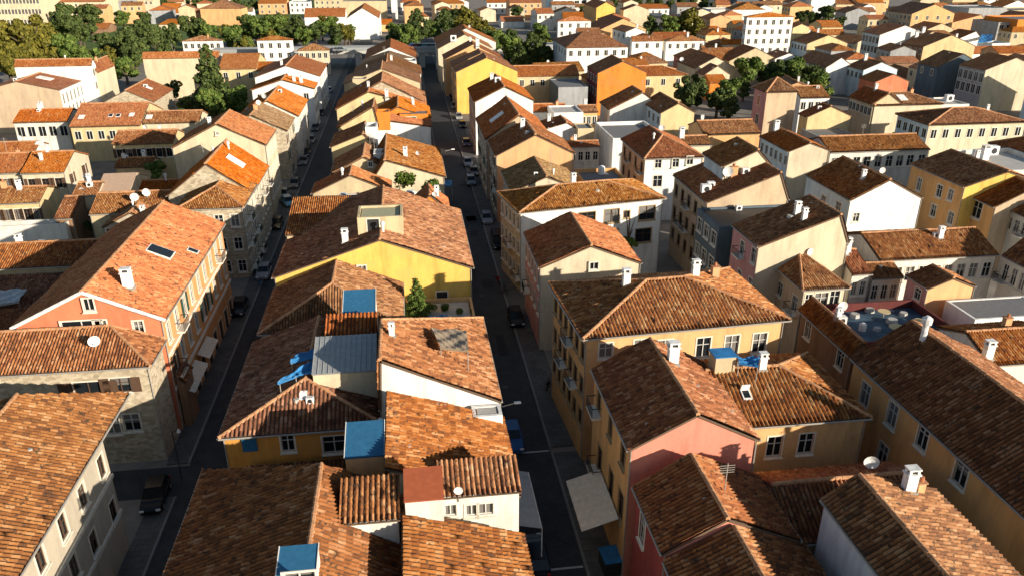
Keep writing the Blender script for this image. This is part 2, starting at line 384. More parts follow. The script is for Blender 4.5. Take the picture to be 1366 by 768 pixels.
# ------------------------------------------------------------------ extras on roofs
def chimney(parent, x, y, z, kind='ch', s=1.):
    m = MB()
    if kind == 'ch':
        a, b, h = .34*s, .26*s, 1.25*s
        m.box(-a, a, -b, b, -.7, h, M_white); m.box(-a-.09, a+.09, -b-.12, b+.12, -.25, .10, M_gutter); m.box(-a-.07, a+.07, -b-.07, b+.07, h, h+.10, M_white)
        for sx in (-1, 1):
            for sy in (-1, 1): m.box(sx*(a-.08)-.07, sx*(a-.08)+.07, sy*(b-.08)-.07, sy*(b-.08)+.07, h+.10, h+.34, M_white)
        m.box(-a-.04, a+.04, -b-.04, b+.04, h+.34, h+.43, M_white)
        m.box(-a+.1, a-.1, -b+.1, b-.1, h+.101, h+.2, M_dark)
        m.build('chimney', parent, loc=(x, y, z))
    elif kind == 'brick':
        a, b, h = .36*s, .30*s, 1.1*s
        m.box(-a, a, -b, b, -.6, h, wallmat('peach')); m.box(-a-.06, a+.06, -b-.06, b+.06, h, h+.09, M_ridge); m.tube((0, 0, h+.09), (0, 0, h+.4), .13, .11, M_pot)
        m.build('chimney', parent, loc=(x, y, z))
    elif kind == 'pipe':
        m.tube((0, 0, -.5), (0, 0, 1.0*s), .19*s, .16*s, M_white, 10); m.tube((0, 0, 1.0*s), (0, 0, 1.35*s), .28*s, .30*s, M_white, 10); m.tube((0, 0, 1.35*s), (0, 0, 1.5*s), .26*s, .10*s, M_white, 10)
        m.build('flue_pipe', parent, loc=(x, y, z))
    elif kind == 'dish':
        r = .55*s; N = 14; n0 = len(m.v); k = m.mi(M_white)
        m.v.append((0, .14*s, .95*s))
        for j, (rr, d) in enumerate(((.5, .10), (1., 0.))):
            for i in range(N):
                t = 2*math.pi*i/N; m.v.append((r*rr*math.cos(t), d*s, .95*s+r*rr*math.sin(t)))
        for i in range(N):
            j = (i+1) % N; m.f.append((n0, n0+1+i, n0+1+j)); m.m.append(k); m.f.append((n0+1+i, n0+1+N+i, n0+1+N+j, n0+1+j)); m.m.append(k)
        m.tube((0, .18*s, -.4), (0, .18*s, .95*s), .04, .04, M_gutter); m.tube((0, .12*s, .6*s), (0, -.4*s, .8*s), .02, .02, M_gutter); m.box(-.05, .05, -.46*s, -.36*s, .76*s, .86*s, M_white)
        o = m.build('satellite_dish', parent, loc=(x, y, z), rot=R(random.uniform(-25, 35)))
    elif kind == 'ac':
        m.box(-.45*s, .45*s, -.3*s, .3*s, -.3, .75*s, M_white); m.tube((0, -.3*s-.01, .36*s), (0, -.3*s-.03, .36*s), .26*s, .26*s, M_dark, 12)
        m.build('air_conditioner', parent, loc=(x, y, z))
    elif kind == 'tank':
        m.tube((0, 0, -.3), (0, 0, 1.1*s), .55*s, .55*s, M_white, 14); m.tube((0, 0, 1.1*s), (0, 0, 1.3*s), .55*s, .2*s, M_white, 14)
        m.build('water_tank', parent, loc=(x, y, z))
    elif kind == 'hut':
        m.box(-.85*s, .85*s, -.7*s, .7*s, -.8, 1.5*s, wallmat('sand')); m.box(-.95*s, .95*s, -.8*s, .8*s, 1.5*s, 1.6*s, M_blue)
        m.build('stair_hut', parent, loc=(x, y, z))
    elif kind == 'table':
        m.tube((0, 0, -.3), (0, 0, .7*s), .06, .06, M_gutter); m.tube((0, 0, .7*s), (0, 0, .75*s), .75*s, .75*s, wallmat('lemon'), 16)
        m.build('round_table', parent, loc=(x, y, z))
    elif kind == 'lump':
        m.tube((0, 0, -.3), (0, 0, .28*s), .5*s, .34*s, M_conc, 7); m.build('roof_vent', parent, loc=(x, y, z))
    elif kind == 'pole':
        m.tube((0, 0, -.3), (0, 0, 3.2*s), .035, .03, M_gutter, 6)
        for i in range(4): m.tube((-.45, 0, (2.2+.25*i)*s), (.45, 0, (2.2+.25*i)*s), .018, .018, M_gutter, 5)
        m.build('aerial', parent, loc=(x, y, z))
# ------------------------------------------------------------------ houses
NH = [0]; HOUSES = []
def parse_win(s):
    """'e7x3' -> side, columns, rows ; optional style letter p/b/g, optional 'd' = doors row at street level"""
    out = []
    for w in s.split():
        side = w[0]; rest = w[1:]; st = 'p'; door = False
        if rest.endswith('d'): door = True; rest = rest[:-1]
        if rest[-1] in 'pbgow': st = rest[-1]; rest = rest[:-1]
        c, r = rest.split('x'); out.append((side, int(c), int(r), st, door))
    return out
def house(label, x0, x1, y0, y1, ze, zr, axis, wall, roof, rot=0., win='', wp=(), x=(), off=.5, hn=0., hf=0., cat='house', name='house',
          oh=.32, walls=None, cap=True, ww=1.0, wh=1.55, fh=3.1, first=1.0, near=None, extra=None, roofmat=None, parapet=.55, z0=0., shed=None, gutter=True, ysk=(0,0,0), bands=(), verge=False, auto=True, group='tile-roofed houses of the old town'):
    """eave rectangle in the (rotated) street frame; axis V: ridge along the streets, U: across, F: flat, S: single pitch"""
    cr, sr = math.cos(rot), math.sin(rot)
    cx, cy = (x0+x1)/2, (y0+y1)/2
    wc = (cx*cr-cy*sr, cx*sr+cy*cr)                              # frame centre in the world
    dist = math.hypot(*wc)
    root = empty(name, (*wc, 0.), rot); tag(root, label, cat, group)
    a, b = (x1-x0)/2, (y1-y0)/2
    tx, ty = -a, -b; X0, X1, Y0, Y1 = -a, a, -b, b               # local rectangle
    lod = near if near is not None else (6 if dist < 62 else 5 if dist < 100 else 4 if dist < 200 else -1)
    planes = []
    if hn+hf > 0:
        lim = (Y1-Y0 if axis == 'V' else X1-X0)-.06; k_ = min(1., lim/(hn+hf)); hn *= k_; hf *= k_
    if axis == 'V':
        xr = X0+off*(X1-X0); N, S = (xr, Y1-hf+ysk[1], zr), (xr, Y0+hn, zr)
        planes = [[(X0, Y1+ysk[0], ze), (X0, Y0, ze), S, N], [(X1, Y0, ze), (X1, Y1+ysk[2], ze), N, S]]
        if hn > 0: planes.append([(X0, Y0, ze), (X1, Y0, ze), S])
        if hf > 0: planes.append([(X1, Y1, ze), (X0, Y1, ze), N])
        ridge = (S, N)
    elif axis == 'U':
        yr = Y0+off*(Y1-Y0); W, E_ = (X0+hn, yr, zr), (X1-hf, yr, zr)
        planes = [[(X0, Y0, ze), (X1, Y0, ze), E_, W], [(X1, Y1, ze), (X0, Y1, ze), W, E_]]
        if hn > 0: planes.append([(X0, Y1, ze), (X0, Y0, ze), W])
        if hf > 0: planes.append([(X1, Y0, ze), (X1, Y1, ze), E_])
        ridge = (W, E_)
    elif axis == 'S':
        hz = {'e': (ze, zr, zr, ze), 'w': (zr, ze, ze, zr), 'n': (ze, ze, zr, zr), 's': (zr, zr, ze, ze)}[shed]
        c4 = [(X0, Y0), (X1, Y0), (X1, Y1), (X0, Y1)]
        planes = [[(*c, z) for c, z in zip(c4, hz)]]; ridge = None
    eqs = []
    for p in planes:
        _, n, _, _ = plane_axes(p); eqs.append((n, np.array(p[0], float)))
    def roofz(px_, py_):
        if axis == 'F': return ze-parapet
        return min(o[2]-(n[0]*(px_-o[0])+n[1]*(py_-o[1]))/n[2] for n, o in eqs)
    # --- roof
    if axis == 'F':
        m = MB(); m.box(X0+oh*.3+.25, X1-oh*.3-.25, Y0+oh*.3+.25, Y1-oh*.3-.25, ze-parapet-.25, ze-parapet, roofmat or M_grey)
        ro = m.build('roof', root)
    else:
        m = MB()
        for p in planes:
            if roofmat is not None:
                P_, n, u, v = plane_axes(p)
                m.face(P_, roofmat); m.face([q-n*.12 for q in P_[::-1]], M_wood)
                for i in range(len(P_)):
                    A_, B_ = P_[i], P_[(i+1) % len(P_)]; m.face((A_, A_-n*.12, B_-n*.12, B_), roofmat)
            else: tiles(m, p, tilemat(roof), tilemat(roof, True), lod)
        ro = m.build('roof', root)
        if cap and ridge and roofmat is None and dist < 230:
            m = MB(); r_ = .15 if dist < 110 else .19
            segs = [ridge] if math.dist(*ridge) > .3 else []
            if axis == 'V':
                if hn: segs += [((X0, Y0, ze), ridge[0]), ((X1, Y0, ze), ridge[0])]
                if hf: segs += [((X0, Y1, ze), ridge[1]), ((X1, Y1, ze), ridge[1])]
            if axis == 'U':
                if hn: segs += [((X0, Y0, ze), ridge[0]), ((X0, Y1, ze), ridge[0])]
                if hf: segs += [((X1, Y0, ze), ridge[1]), ((X1, Y1, ze), ridge[1])]
            for A_, B_ in segs:
                A_ = Vector(A_); B_ = Vector(B_); L_ = (B_-A_).length; k = max(1, int(L_/.45)) if dist < 110 else 1
                for i in range(k):
                    p0 = A_.lerp(B_, i/k); p1 = A_.lerp(B_, (i+1)/k); dz = Vector((0, 0, .07+random.uniform(-.015, .015)))
                    m.tube(p0+dz, p1+dz, r_, r_*.86, M_ridge, 7)
            if m.f: m.build('ridge_cap', ro)
        if axis == 'S' and roofmat in (M_metal, M_panel):                # standing seams, glazing bars
            P_, n, u, v = plane_axes(planes[0]); q = (np.array(P_)-P_[0]); us = q @ u; vs = q @ v; o_ = np.array(P_[0])
            kmat = M_metal if roofmat is M_metal else M_frame; nb = max(2, int((us.max()-us.min())/.38)) if roofmat is M_metal else 1
            for i in range(nb+1):
                uu = us.min()+(us.max()-us.min())*i/nb; A_ = o_+u*uu+v*vs.min()+n*.02; B_ = o_+u*uu+v*vs.max()+n*.02
                mm = MB(); mm.tube(tuple(A_), tuple(B_), .032, .032, kmat, 5); mm.build('seam' if roofmat is M_metal else 'glazing_bar', ro)
    # --- walls
    wx0, wx1, wy0, wy1 = X0+oh, X1-oh, Y0+oh, Y1-oh
    if axis == 'V': 
        if hn == 0: wy0 = Y0+.10
        if hf == 0: wy1 = Y1-.10+min(ysk)
    if axis == 'U':
        if hn == 0: wx0 = X0+.10
        if hf == 0: wx1 = X1-.10
    if axis == 'F': wx0, wx1, wy0, wy1 = X0, X1, Y0, Y1
    sides = {'s': ((wx0, wy0), (1, 0), wx1-wx0, 0.), 'e': ((wx1, wy0), (0, 1), wy1-wy0, math.pi/2),
             'n': ((wx1, wy1), (-1, 0), wx1-wx0, math.pi), 'w': ((wx0, wy1), (0, -1), wy1-wy0, -math.pi/2)}
    top = {}
    for k, (o, d, L, _) in sides.items():
        za = roofz(o[0], o[1]) if axis != 'F' else ze; zb = roofz(o[0]+d[0]*L, o[1]+d[1]*L) if axis != 'F' else ze
        top[k] = (za-.06, zb-.06) if axis != 'F' else (ze, ze)
    holes = {k: [] for k in sides}; items = []
    def addhole(k, t, z, w, h, st, kind='w'):
        L = sides[k][2]; zt = min(top[k])
        if kind == 'w' and z+h > zt-.12 and z > zt-3. and .3 < t < L-.3 and ((axis == 'V' and k in 'sn') or (axis == 'U' and k in 'ew') or axis == 'S'):
            items.append((k, t, z, w, h, st, 'g')); return
        if t-w/2 < .15 or t+w/2 > L-.15 or z+h > zt-.12 or z < z0-.01: return
        for q in holes[k]:
            if t-w/2 < q[1]+.05 and t+w/2 > q[0]-.05 and z < q[3]+.05 and z+h > q[2]-.05: return
        holes[k].append((t-w/2, t+w/2, z, z+h)); items.append((k, t, z, w, h, st, kind))
    iy = Matrix.Rotation(-rot, 3, 'Z')
    def local(vx, vy): q = iy @ Vector((vx, vy, 0)); return q.x-cx, q.y-cy
    for e in wp:                                                  # windows read off the photo: ray meets the wall plane
        k, px_, py_, w, h = e[:5]; st = e[5] if len(e) > 5 else 'p'; kd = e[6] if len(e) > 6 else 'w'
        d = ray(px_, py_); ld = iy @ Vector(d); le = Vector((-cx, -cy, H)); 
        (ox, oy), (dx, dy), L, _ = sides[k]; nx, ny = dy, -dx
        den = ld.x*nx+ld.y*ny
        if abs(den) < 1e-9: continue
        t_ = ((ox-le.x)*nx+(oy-le.y)*ny)/den; hit = le+ld*t_
        addhole(k, (hit.x-ox)*dx+(hit.y-oy)*dy, hit.z-h/2, w, h, st, kd)
    for k, c, r, st, door in parse_win(win):
        L = sides[k][2]; zt = min(top[k])
        for j in range(r):
            for i in range(c):
                t = L*(i+.5)/c; t += random.uniform(-.06, .06)
                if door and j == r-1: addhole(k, t, z0, min(1.5, L/c*.6), 2.4, st, 'd')
                else: addhole(k, t, zt-first-wh-j*fh, min(ww, L/c*.62), wh, random.choice('ppppbg') if st == 'p' and dist < 170 and L/c > 2.5 else st)
    fine = dist < 170
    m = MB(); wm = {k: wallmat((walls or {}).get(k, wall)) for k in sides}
    for k, (o, d, L, _) in sides.items():
        za, zb = top[k]; zm = min(za, zb)
        wallface(m, (o, d), L, zm, holes[k] if fine else [], wm[k], z0=z0)
        p0 = (o[0], o[1]); p1 = (o[0]+d[0]*L, o[1]+d[1]*L)
        if abs(za-zb) > .01: m.face(((*p0, zm), (*p1, zm), (*(p1 if zb > za else p0), max(za, zb))), wm[k])
        ap = None
        if axis == 'V' and k in 'sn' and not (hn if k == 's' else hf): ap = (ridge[0][0], o[1])
        if axis == 'U' and k in 'ew' and not (hf if k == 'e' else hn): ap = (o[0], ridge[0][1])
        if ap: m.face(((*p0, za), (*p1, zb), (*ap, zr-.07)), wm[k])
    if axis == 'F':                                               # parapet inside
        t = .25
        for k, (o, d, L, _) in sides.items():
            nx, ny = d[1], -d[0]; q = [(o[0], o[1]), (o[0]+d[0]*L, o[1]+d[1]*L)]
            i0 = (q[0][0]-nx*t+d[0]*t, q[0][1]-ny*t+d[1]*t); i1 = (q[1][0]-nx*t-d[0]*t, q[1][1]-ny*t-d[1]*t)
            m.face(((*q[0], ze), (*q[1], ze), (*i1, ze), (*i0, ze)), wm[k]); m.face(((*i0, ze), (*i1, ze), (*i1, ze-parapet-.2), (*i0, ze-parapet-.2)), wm[k])
    wo = m.build('wall', root)
    for k, t, z, w, h, st, kd in items:
        (ox, oy), (dx, dy), L, ra = sides[k]; pr = .165 if kd == 'g' else 0.; loc = (ox+dx*t+dy*pr, oy+dy*t-dx*pr, z)
        if not fine:
            key = ('far', round(w*10), round(h*10))
            if key not in DM:
                q = MB(); q.box(-w/2-.14, w/2+.14, -.05, .05, -.14, h+.14, M_trim); q.box(-w/2, w/2, -.08, -.02, 0, h, M_glass); q.box(-.05, .05, -.10, -.081, 0, h, M_frame); DM[key] = q.mesh('window')
            link('window', DM[key], root, loc, ra); continue
        if kd == 'd': link('door', door_mesh(w, h), root, loc, ra); continue
        if kd == 'y':
            q = MB(); q.box(-w/2, w/2, -.12, -.01, 0, h, M_yel if st == 'p' else M_panel); q.build('panel', root, loc=loc, rot=ra); continue
        f, p, s, c = win_meshes(w, h, st); wo_ = link('window', f, root, loc, ra)
        link('pane', random.choice(p), wo_)
        if k in 'we' and kd == 'w' and h > 1.4 and dist > 45 and dist < 130 and random.random() < .16: link('balcony', balcony_mesh(w), wo_)
        else: link('sill', s, wo_)
        for c_ in c: link('shutter', c_, wo_)
    # --- gutter under the eaves, street cornice
    if axis in 'VU' and gutter and dist < 150:
        gl = []
        if axis == 'V' or hn: gl.append(((X0-.05, Y0, ze-.05), (X0-.05, Y1, ze-.05)))
        if axis == 'V' or hf: gl.append(((X1+.05, Y0, ze-.05), (X1+.05, Y1, ze-.05)))
        if axis == 'U' or hn: gl.append(((X0, Y0-.05, ze-.05), (X1, Y0-.05, ze-.05)))
        for A_, B_ in gl: m = MB(); m.tube(A_, B_, .07, .07, M_gutter, 6); m.build('gutter', ro)
        for xx in (wx0-.05, wx1+.05): m = MB(); m.tube((xx, wy0-.05, z0), (xx, wy0-.05, ze-.1), .05, .05, M_gutter, 6); m.build('downpipe', root)
    # --- roof furniture
    for e in x:
        kind, px_, py_ = e[:3]; s = e[3] if len(e) > 3 else 1.
        d = np.array(ray(px_, py_)); q = None
        for i in range(4000):
            t = (dist*.5 + i*dist*.0004)/F
            w = EYE+d*t; lx, ly = local(w[0], w[1])
            if X0 <= lx <= X1 and Y0 <= ly <= Y1 and w[2] <= roofz(lx, ly)+.02: q = (lx, ly, roofz(lx, ly)); break
            if w[2] < 0: break
        if q is None: print('MISS', label[:30], e); continue
        if kind in ('sky', 'hatch', 'skyw'):
            n = min(eqs, key=lambda g: g[1][2]-(g[0][0]*(q[0]-g[1][0])+g[0][1]*(q[1]-g[1][1]))/g[0][2])[0]
            Mr = Vector(n).to_track_quat('Z', 'Y').to_matrix().to_4x4(); Mr.translation = Vector(q)
            m = MB(); w_, h_ = (.55*s, .7*s)
            if kind == 'skyw': m.box(-w_, w_, -h_, h_, -.1, .2, M_white, Mr)
            else:
                m.box(-w_, w_, -h_, h_, -.1, .19, M_white, Mr); m.box(-w_+.1, w_-.1, -h_+.1, h_-.1, .15, .21, M_glass, Mr)
                if kind == 'hatch': m.box(-w_, w_, h_, h_+.06, .0, 1.1*s, M_white, Mr)
            m.build('roof_window', ro)
        else: chimney(ro, *q, kind, s)
    if auto and axis in 'VU' and len(x) < 2 and dist < 330 and roofmat is None:      # ordinary roof clutter
        rc = random.Random(int(abs(wc[0])*37+abs(wc[1])*91)); n_ = rc.choice((1, 2, 2, 3)) if dist < 200 else rc.choice((0, 1, 1))
        for i in range(n_):
            fx, fy = rc.uniform(.15, .85), rc.uniform(.15, .85)
            if axis == 'V': fx = .5+(fx-.5)*.6
            else: fy = .5+(fy-.5)*.6
            lx, ly = X0+(X1-X0)*fx, Y0+(Y1-Y0)*fy
            kd = rc.choice(('ch','ch','pipe','pole','dish','brick','lump','ac')); chimney(ro, lx, ly, roofz(lx, ly), kd, rc.uniform(.6, .95))
    for k, zz in bands:
        (o_, d_, L_, ra) = sides[k]; m = MB(); m.box(-.05, L_+.05, -.14, -.005, -.12, .12, M_trim); m.box(-.05, L_+.05, -.09, -.003, -.24, -.12, M_trim); m.build('cornice', root, loc=(o_[0], o_[1], zz), rot=ra)
    if verge and axis == 'V':
        S_ = ridge[0]; m = MB(); 
        for a_ in ((X0, Y0, ze), (X1, Y0, ze)): m.tube((a_[0], Y0-.02, a_[2]-.02), (S_[0], Y0-.02, S_[2]-.02), .16, .16, M_white, 6)
        m.build('verge', ro)
    if extra: extra(root, roofz, (wx0, wx1, wy0, wy1))
    HOUSES.append((root, label, dist, (x1-x0)/2, (y1-y0)/2)); return root

def toloc(p, rot):
    c, s = math.cos(-rot), math.sin(-rot); return (p[0]*c-p[1]*s, p[0]*s+p[1]*c)
SL = .36
def V(label, A, B, ap, Fp, wall, roof, ze=8.5, rot=0., off=.5, hn=0., hf=0., **k):
    """gable (or hip) end towards the camera: eave corner pixels A, B, apex pixel ap (or rise), far pixel Fp ('e' on an eave / 'r' on the ridge) or depth"""
    rot = R(rot)
    a = toloc(P(*A, ze), rot); b = toloc(P(*B, ze), rot)
    x0, x1 = a[0], b[0]; y0 = a[1] if k.pop('ya', True) else (a[1]+b[1])/2
    mx = x0+off*(x1-x0)
    hs = hn if hn else 0
    if isinstance(ap, tuple):
        c, s = math.cos(rot), math.sin(rot); yy = y0+hs
        zr = z_at(mx*c-yy*s, mx*s+yy*c, ap[1]); zr = min(max(zr, ze+.4), ze+max(4., .6*(x1-x0)))
    else: zr = ze+ap
    if isinstance(Fp, tuple):
        q = toloc(P(Fp[1], Fp[2], ze if Fp[0] == 'e' else zr), rot); y1 = q[1]
    else: y1 = y0+Fp
    if y1 < y0+2: y1 = y0+2
    return house(label, x0, x1, y0, y1, ze, zr, 'V', wall, roof, rot=rot, off=off, hn=hn, hf=hf, **k)
def U(label, A, B, Rp, wall, roof, ze=7.5, rot=None, hip=(0, 0), slope=SL, **k):
    """eave towards the camera: eave corner pixels A, B and one pixel Rp on the ridge (or total depth)"""
    a0 = P(*A, ze); b0 = P(*B, ze)
    if rot is None: rot = max(-12., min(12., math.degrees(math.atan2(b0[1]-a0[1], b0[0]-a0[0]))))
    rot = R(rot); a = toloc(a0, rot); b = toloc(b0, rot); y0 = (a[1]+b[1])/2
    if isinstance(Rp, tuple):
        zr = ze+1.5
        for _ in range(30):
            q = toloc(P(*Rp, zr), rot); dh = max(1.6, min(12., q[1]-y0)); zr = .5*zr+.5*(ze+slope*dh)
    else: dh = Rp/2; zr = ze+slope*dh
    hp = [dh*.9 if h is True else h for h in hip]
    return house(label, a[0], b[0], y0, y0+2*dh, ze, zr, 'U', wall, roof, rot=rot, hn=hp[0], hf=hp[1], **k)
def FL(label, A, B, Fp, wall, ze=7., rot=0., **k):
    rot = R(rot); a = toloc(P(*A, ze), rot); b = toloc(P(*B, ze), rot)
    y1 = toloc(P(Fp[0], Fp[1], ze), rot)[1] if isinstance(Fp, tuple) else a[1]+Fp
    return house(label, a[0], b[0], a[1], max(y1, a[1]+1.5), ze, ze, 'F', wall, None, rot=rot, **k)
def BLK(label, A0, B0, topy, dep, wall, roof=None, rise=2.2, win='', **k):
    """far block given by the foot of its front wall (pixels) and the row of its eave"""
    a = P(*A0, 0); b = P(*B0, 0); y = (a[1]+b[1])/2; ze = z_at((a[0]+b[0])/2, y, topy)
    if roof is None: return house(label, a[0], b[0], y, y+dep, ze, ze, 'F', wall, None, win=win, **k)
    h = k.pop('hip', 0)
    return house(label, a[0], b[0], y, y+dep, ze, ze+rise, 'U', wall, roof, win=win, hn=h, hf=h, **k)
# ------------------------------------------------------------------ the block between the two streets (front to back)
CL, CR = -14.3, 5.6
house('dark-tiled house at the bottom edge with a white chimney on its ridge', -14.2, -1.5, -14, 43.2, 9.2, 12.0, 'V', 'sand', 'dark', off=.635, ysk=(0,-4.3,-3.3), near=6, x=[('ch',421,672,.8),('lump',362,733,.7),('lump',347,690,.5),('lump',420,610,.4)])
house('orange-tiled lean-to house at the bottom edge falling to the cobbled street', -1.5, 5.4, -14, 35.4, 8.6, 11.0, 'S', 'cream', 'brown', shed='w', oh=.2, near=6, x=[('lump',665,742,.35)])
house('small white dormer house under a strip of corrugated tiles beside the red sheet roof', -4.9, -1.6, 34.4, 37.4, 11.2, 12.0, 'S', 'white', 'brown', shed='n', oh=.12, z0=8.)
house('white dormer cube with a flat rust-red sheet roof', -1.35, .85, 34.9, 37.1, 12.0, 12.6, 'S', 'white', None, shed='n', roofmat=M_sheet, oh=.05, z0=8.)
house('roof terrace pavilion with open white pillars under a tiled canopy', .6, 5.5, 37.0, 39.6, 10.3, 11.1, 'S', 'white', 'brown', shed='n', oh=.15, wp=[('s',601,680,.7,.8,'p'),('s',615,680,.5,.8,'p'),('s',629,680,.7,.8,'p'),('s',648,678,.9,.8,'p')], x=[('dish',612,668,.5)])
house('big sunlit tiled roof falling to the cobbled street between white gable and tiled canopy', -2.5, 5.7, 38.6, 47.5, 8.7, 11.6, 'S', 'cream', 'brown', shed='w', x=[('lump',546,595,.4),('lump',597,615,.35),('lump',583,538,.4),('lump',592,540,.4),('lump',640,618,.3)])
house('orange skylight house with a slanting blue glass roof', -5.0, -2.55, 40.5, 43.4, 11.2, 11.9, 'S', 'peach', None, shed='n', roofmat=M_panel, oh=.06, walls={'w':'orange'})
house('ochre house with white-framed windows facing the narrow gap, corrugated hipped roof', -14.2, -2.7, 47.4, 61.5, 8.7, 10.9, 'V', 'rust', 'dark', hn=3.6, off=.5, wp=[('s',384,590,.9,1.4),('s',333,591,1.0,1.2,'b','y'),('s',446,592,1.6,1.4)], x=[('pipe',509,578,.5),('ac',414,536,.6),('lump',396,534,.7),('skyw',405,528,.5)])
house('lower dark lean-to roof in the gap before the ochre house', -12.5, -4.5, 43.2, 47.2, 5.2, 6.4, 'S', 'ochre', 'dark', shed='n', oh=.1)
house('cream rooftop room with a slanting ribbed zinc roof', -7.9, -3.3, 50.6, 54.6, 11.5, 12.5, 'S', 'pale', None, shed='n', roofmat=M_metal, oh=.05, z0=8.)
house('small rooftop room with bright red corrugated tiles behind the zinc roof', -7.3, -3.3, 55.0, 57.6, 12.0, 12.9, 'S', 'cream', 'red', shed='n', oh=.06, z0=8.)
house('white rooftop box with a slanting blue glass panel', -6.2, -3.5, 58.8, 61.6, 12.2, 13.2, 'S', 'bright', None, shed='n', roofmat=M_panel, oh=.04, z0=8.)
house('white-gabled house with long east tiled slope and terrace hatch', -3.1, 5.6, 48.0, 61.8, 9.7, 13.7, 'V', 'bright', 'brown', off=.03, hf=7.5, oh=.12, auto=False, wp=[('s',612,521,.9,1.1,'p','y')], x=[('ch',523,448,.6)])
house('tiled house below the big yellow gable with a corrugated hipped front', -14.2, -1.4, 63.8, 74.2, 8.4, 11.2, 'V', 'white', 'brown', hn=4.0, x=[('lump',420,425,.4)], auto=False)
house('small white loggia room under the eaves above the cobbled street', 3.4, 5.5, 46.4, 47.9, 9.6, 9.6, 'F', 'bright', None, parapet=.05, z0=7.4, roofmat=M_conc, wp=[('s',645,528,1.2,1.1)])
house('low terrace house with potted greenery below the yellow gable', -1.2, 5.5, 62.4, 73.4, 6.6, 6.6, 'F', 'ochre', None, parapet=.4, roofmat=M_conc)
house('big yellow gable house with a small window and an arched door', -14.2, 5.8, 73.6, 92.5, 9.7, 13.2, 'V', 'yellow', 'brown', off=.54, oh=.3, wp=[('s',483,359,.8,.9),('s',590,402,1.1,2.2,'p','d')], x=[('ch',461,324,.9),('pipe',511,310,.8),('lump',592,330,.5)])
house('olive flat-roofed stair house on top of the yellow house', -5.7, -1.1, 76.8, 80.8, 14.5, 14.5, 'F', 'sand', None, roofmat=M_olive, parapet=.2, z0=8., wp=[('s',498,303,1.2,1.7,'p','d')], x=[])
house('small corrugated roof beside the left street behind the yellow house', -14.2, -6.4, 84.0, 93., 10.4, 12.0, 'S', 'sand', 'mixed', shed='n', oh=.15)
house('roof pergola with a pale blue edge over a dark opening', -12., -7.2, 93.5, 98., 10.6, 10.6, 'F', 'blue', None, parapet=.12, roofmat=M_dark, wp=[('s',432,300,3.8,1.2,'p')])
house('small orange gable on the roof terrace above the yellow house', -.2, 4.5, 93.2, 98., 9.6, 11.6, 'V', 'orange', 'orange', oh=.1, x=[('dish',580,268,.6)])
FL('white terrace house crowded with laundry and water tanks', (447,281), (592,278), 7., 'white', ze=9.6, parapet=.5, roofmat=M_conc, x=[('tank',492,262,.7),('ac',505,258),('ac',519,262,1.3),('tank',533,264,.5),('ac',548,262,1.1),('ch',460,274,1.)])
V('cream gable house with short east roof above the laundry terrace', (415,259), (522,248), (480,234), ('r',480,221), 'sand', 'orange', 8.2, x=[('dish',437,234,.9),('pipe',457,236,.9)])
V('white-walled house with corrugated brown roof beside the palm trees', (497,240), (594,233), (530,214), ('e',589,199), 'pale', 'mixed', 8.2, off=.18, x=[('ch',541,209,.9)])
V('pale gable house with long dark left slope and three small vents', (441,233), (530,219), (497,210), 9., 'sand', 'mixed', 8.4, wp=[('s',494,219,.6,.8),('s',508,224,.5,.9)])
V('ochre gable house with a white roof terrace box', (440,197), (501,191), (485,179), 10., 'lemon', 'mixed', 8.6, off=.75, auto=False)
V('big white gable house with the orange roof edge in the block between the streets', (484,172), (579,183), (511,161), 11., 'bright', 'orange', 8.4, off=.3, x=[('ch',498,164,1.),('ac',491,164,1.4),('ch',517,158,.8)])
V('orange terrace house with a shaded loggia behind the white gable', (499,160), (577,166), (533,143), 12., 'orange', 'orange', 8.6, off=.42, x=[])
V('narrow ochre gable with dark left slope, second behind the white gable', (449,172), (506,162), (499,143), 9., 'lemon', 'mixed', 8.6, off=.9)
V('pale ochre gable house left of the stone gable', (447,147), (571,150), (496,123), 12., 'lemon', 'orange', 8.6, off=.37, x=[('ch',516,130,1.)])
V('weathered stone gable house with peeling plaster', (452,141), (567,126), (515,109), 14., 'stone', 'brown', 8.6, x=[('lump',490,118,1.),('lump',482,115,.8)])
V('cream gable with a shallow arcade beside the left street', (457,113), (562,110), (505,92), 14., 'sand', 'mixed', 8.4)
V('white gable with brown roof and shutters high in the block', (470,101), (563,98), (519,83), 16., 'bright', 'brown', 8.4)
V('small white gable with moss terrace near the bridge', (480,90), (557,88), (506,77), 16., 'white', 'moss', 8.2)
V('white gable with orange east slope, last of the block before the bridge', (486,79), (556,74), (512,63), ('e',545,65), 'bright', 'orange', 8.2)

house('blue glass roof dormer at the bottom edge of the dark-tiled roof', -7.4, -5.5, 28.4, 31.2, 12.3, 12.9, 'S', 'white', None, shed='n', roofmat=M_panel, oh=.04, z0=9., wp=[('s',400,765,1.4,.5)])

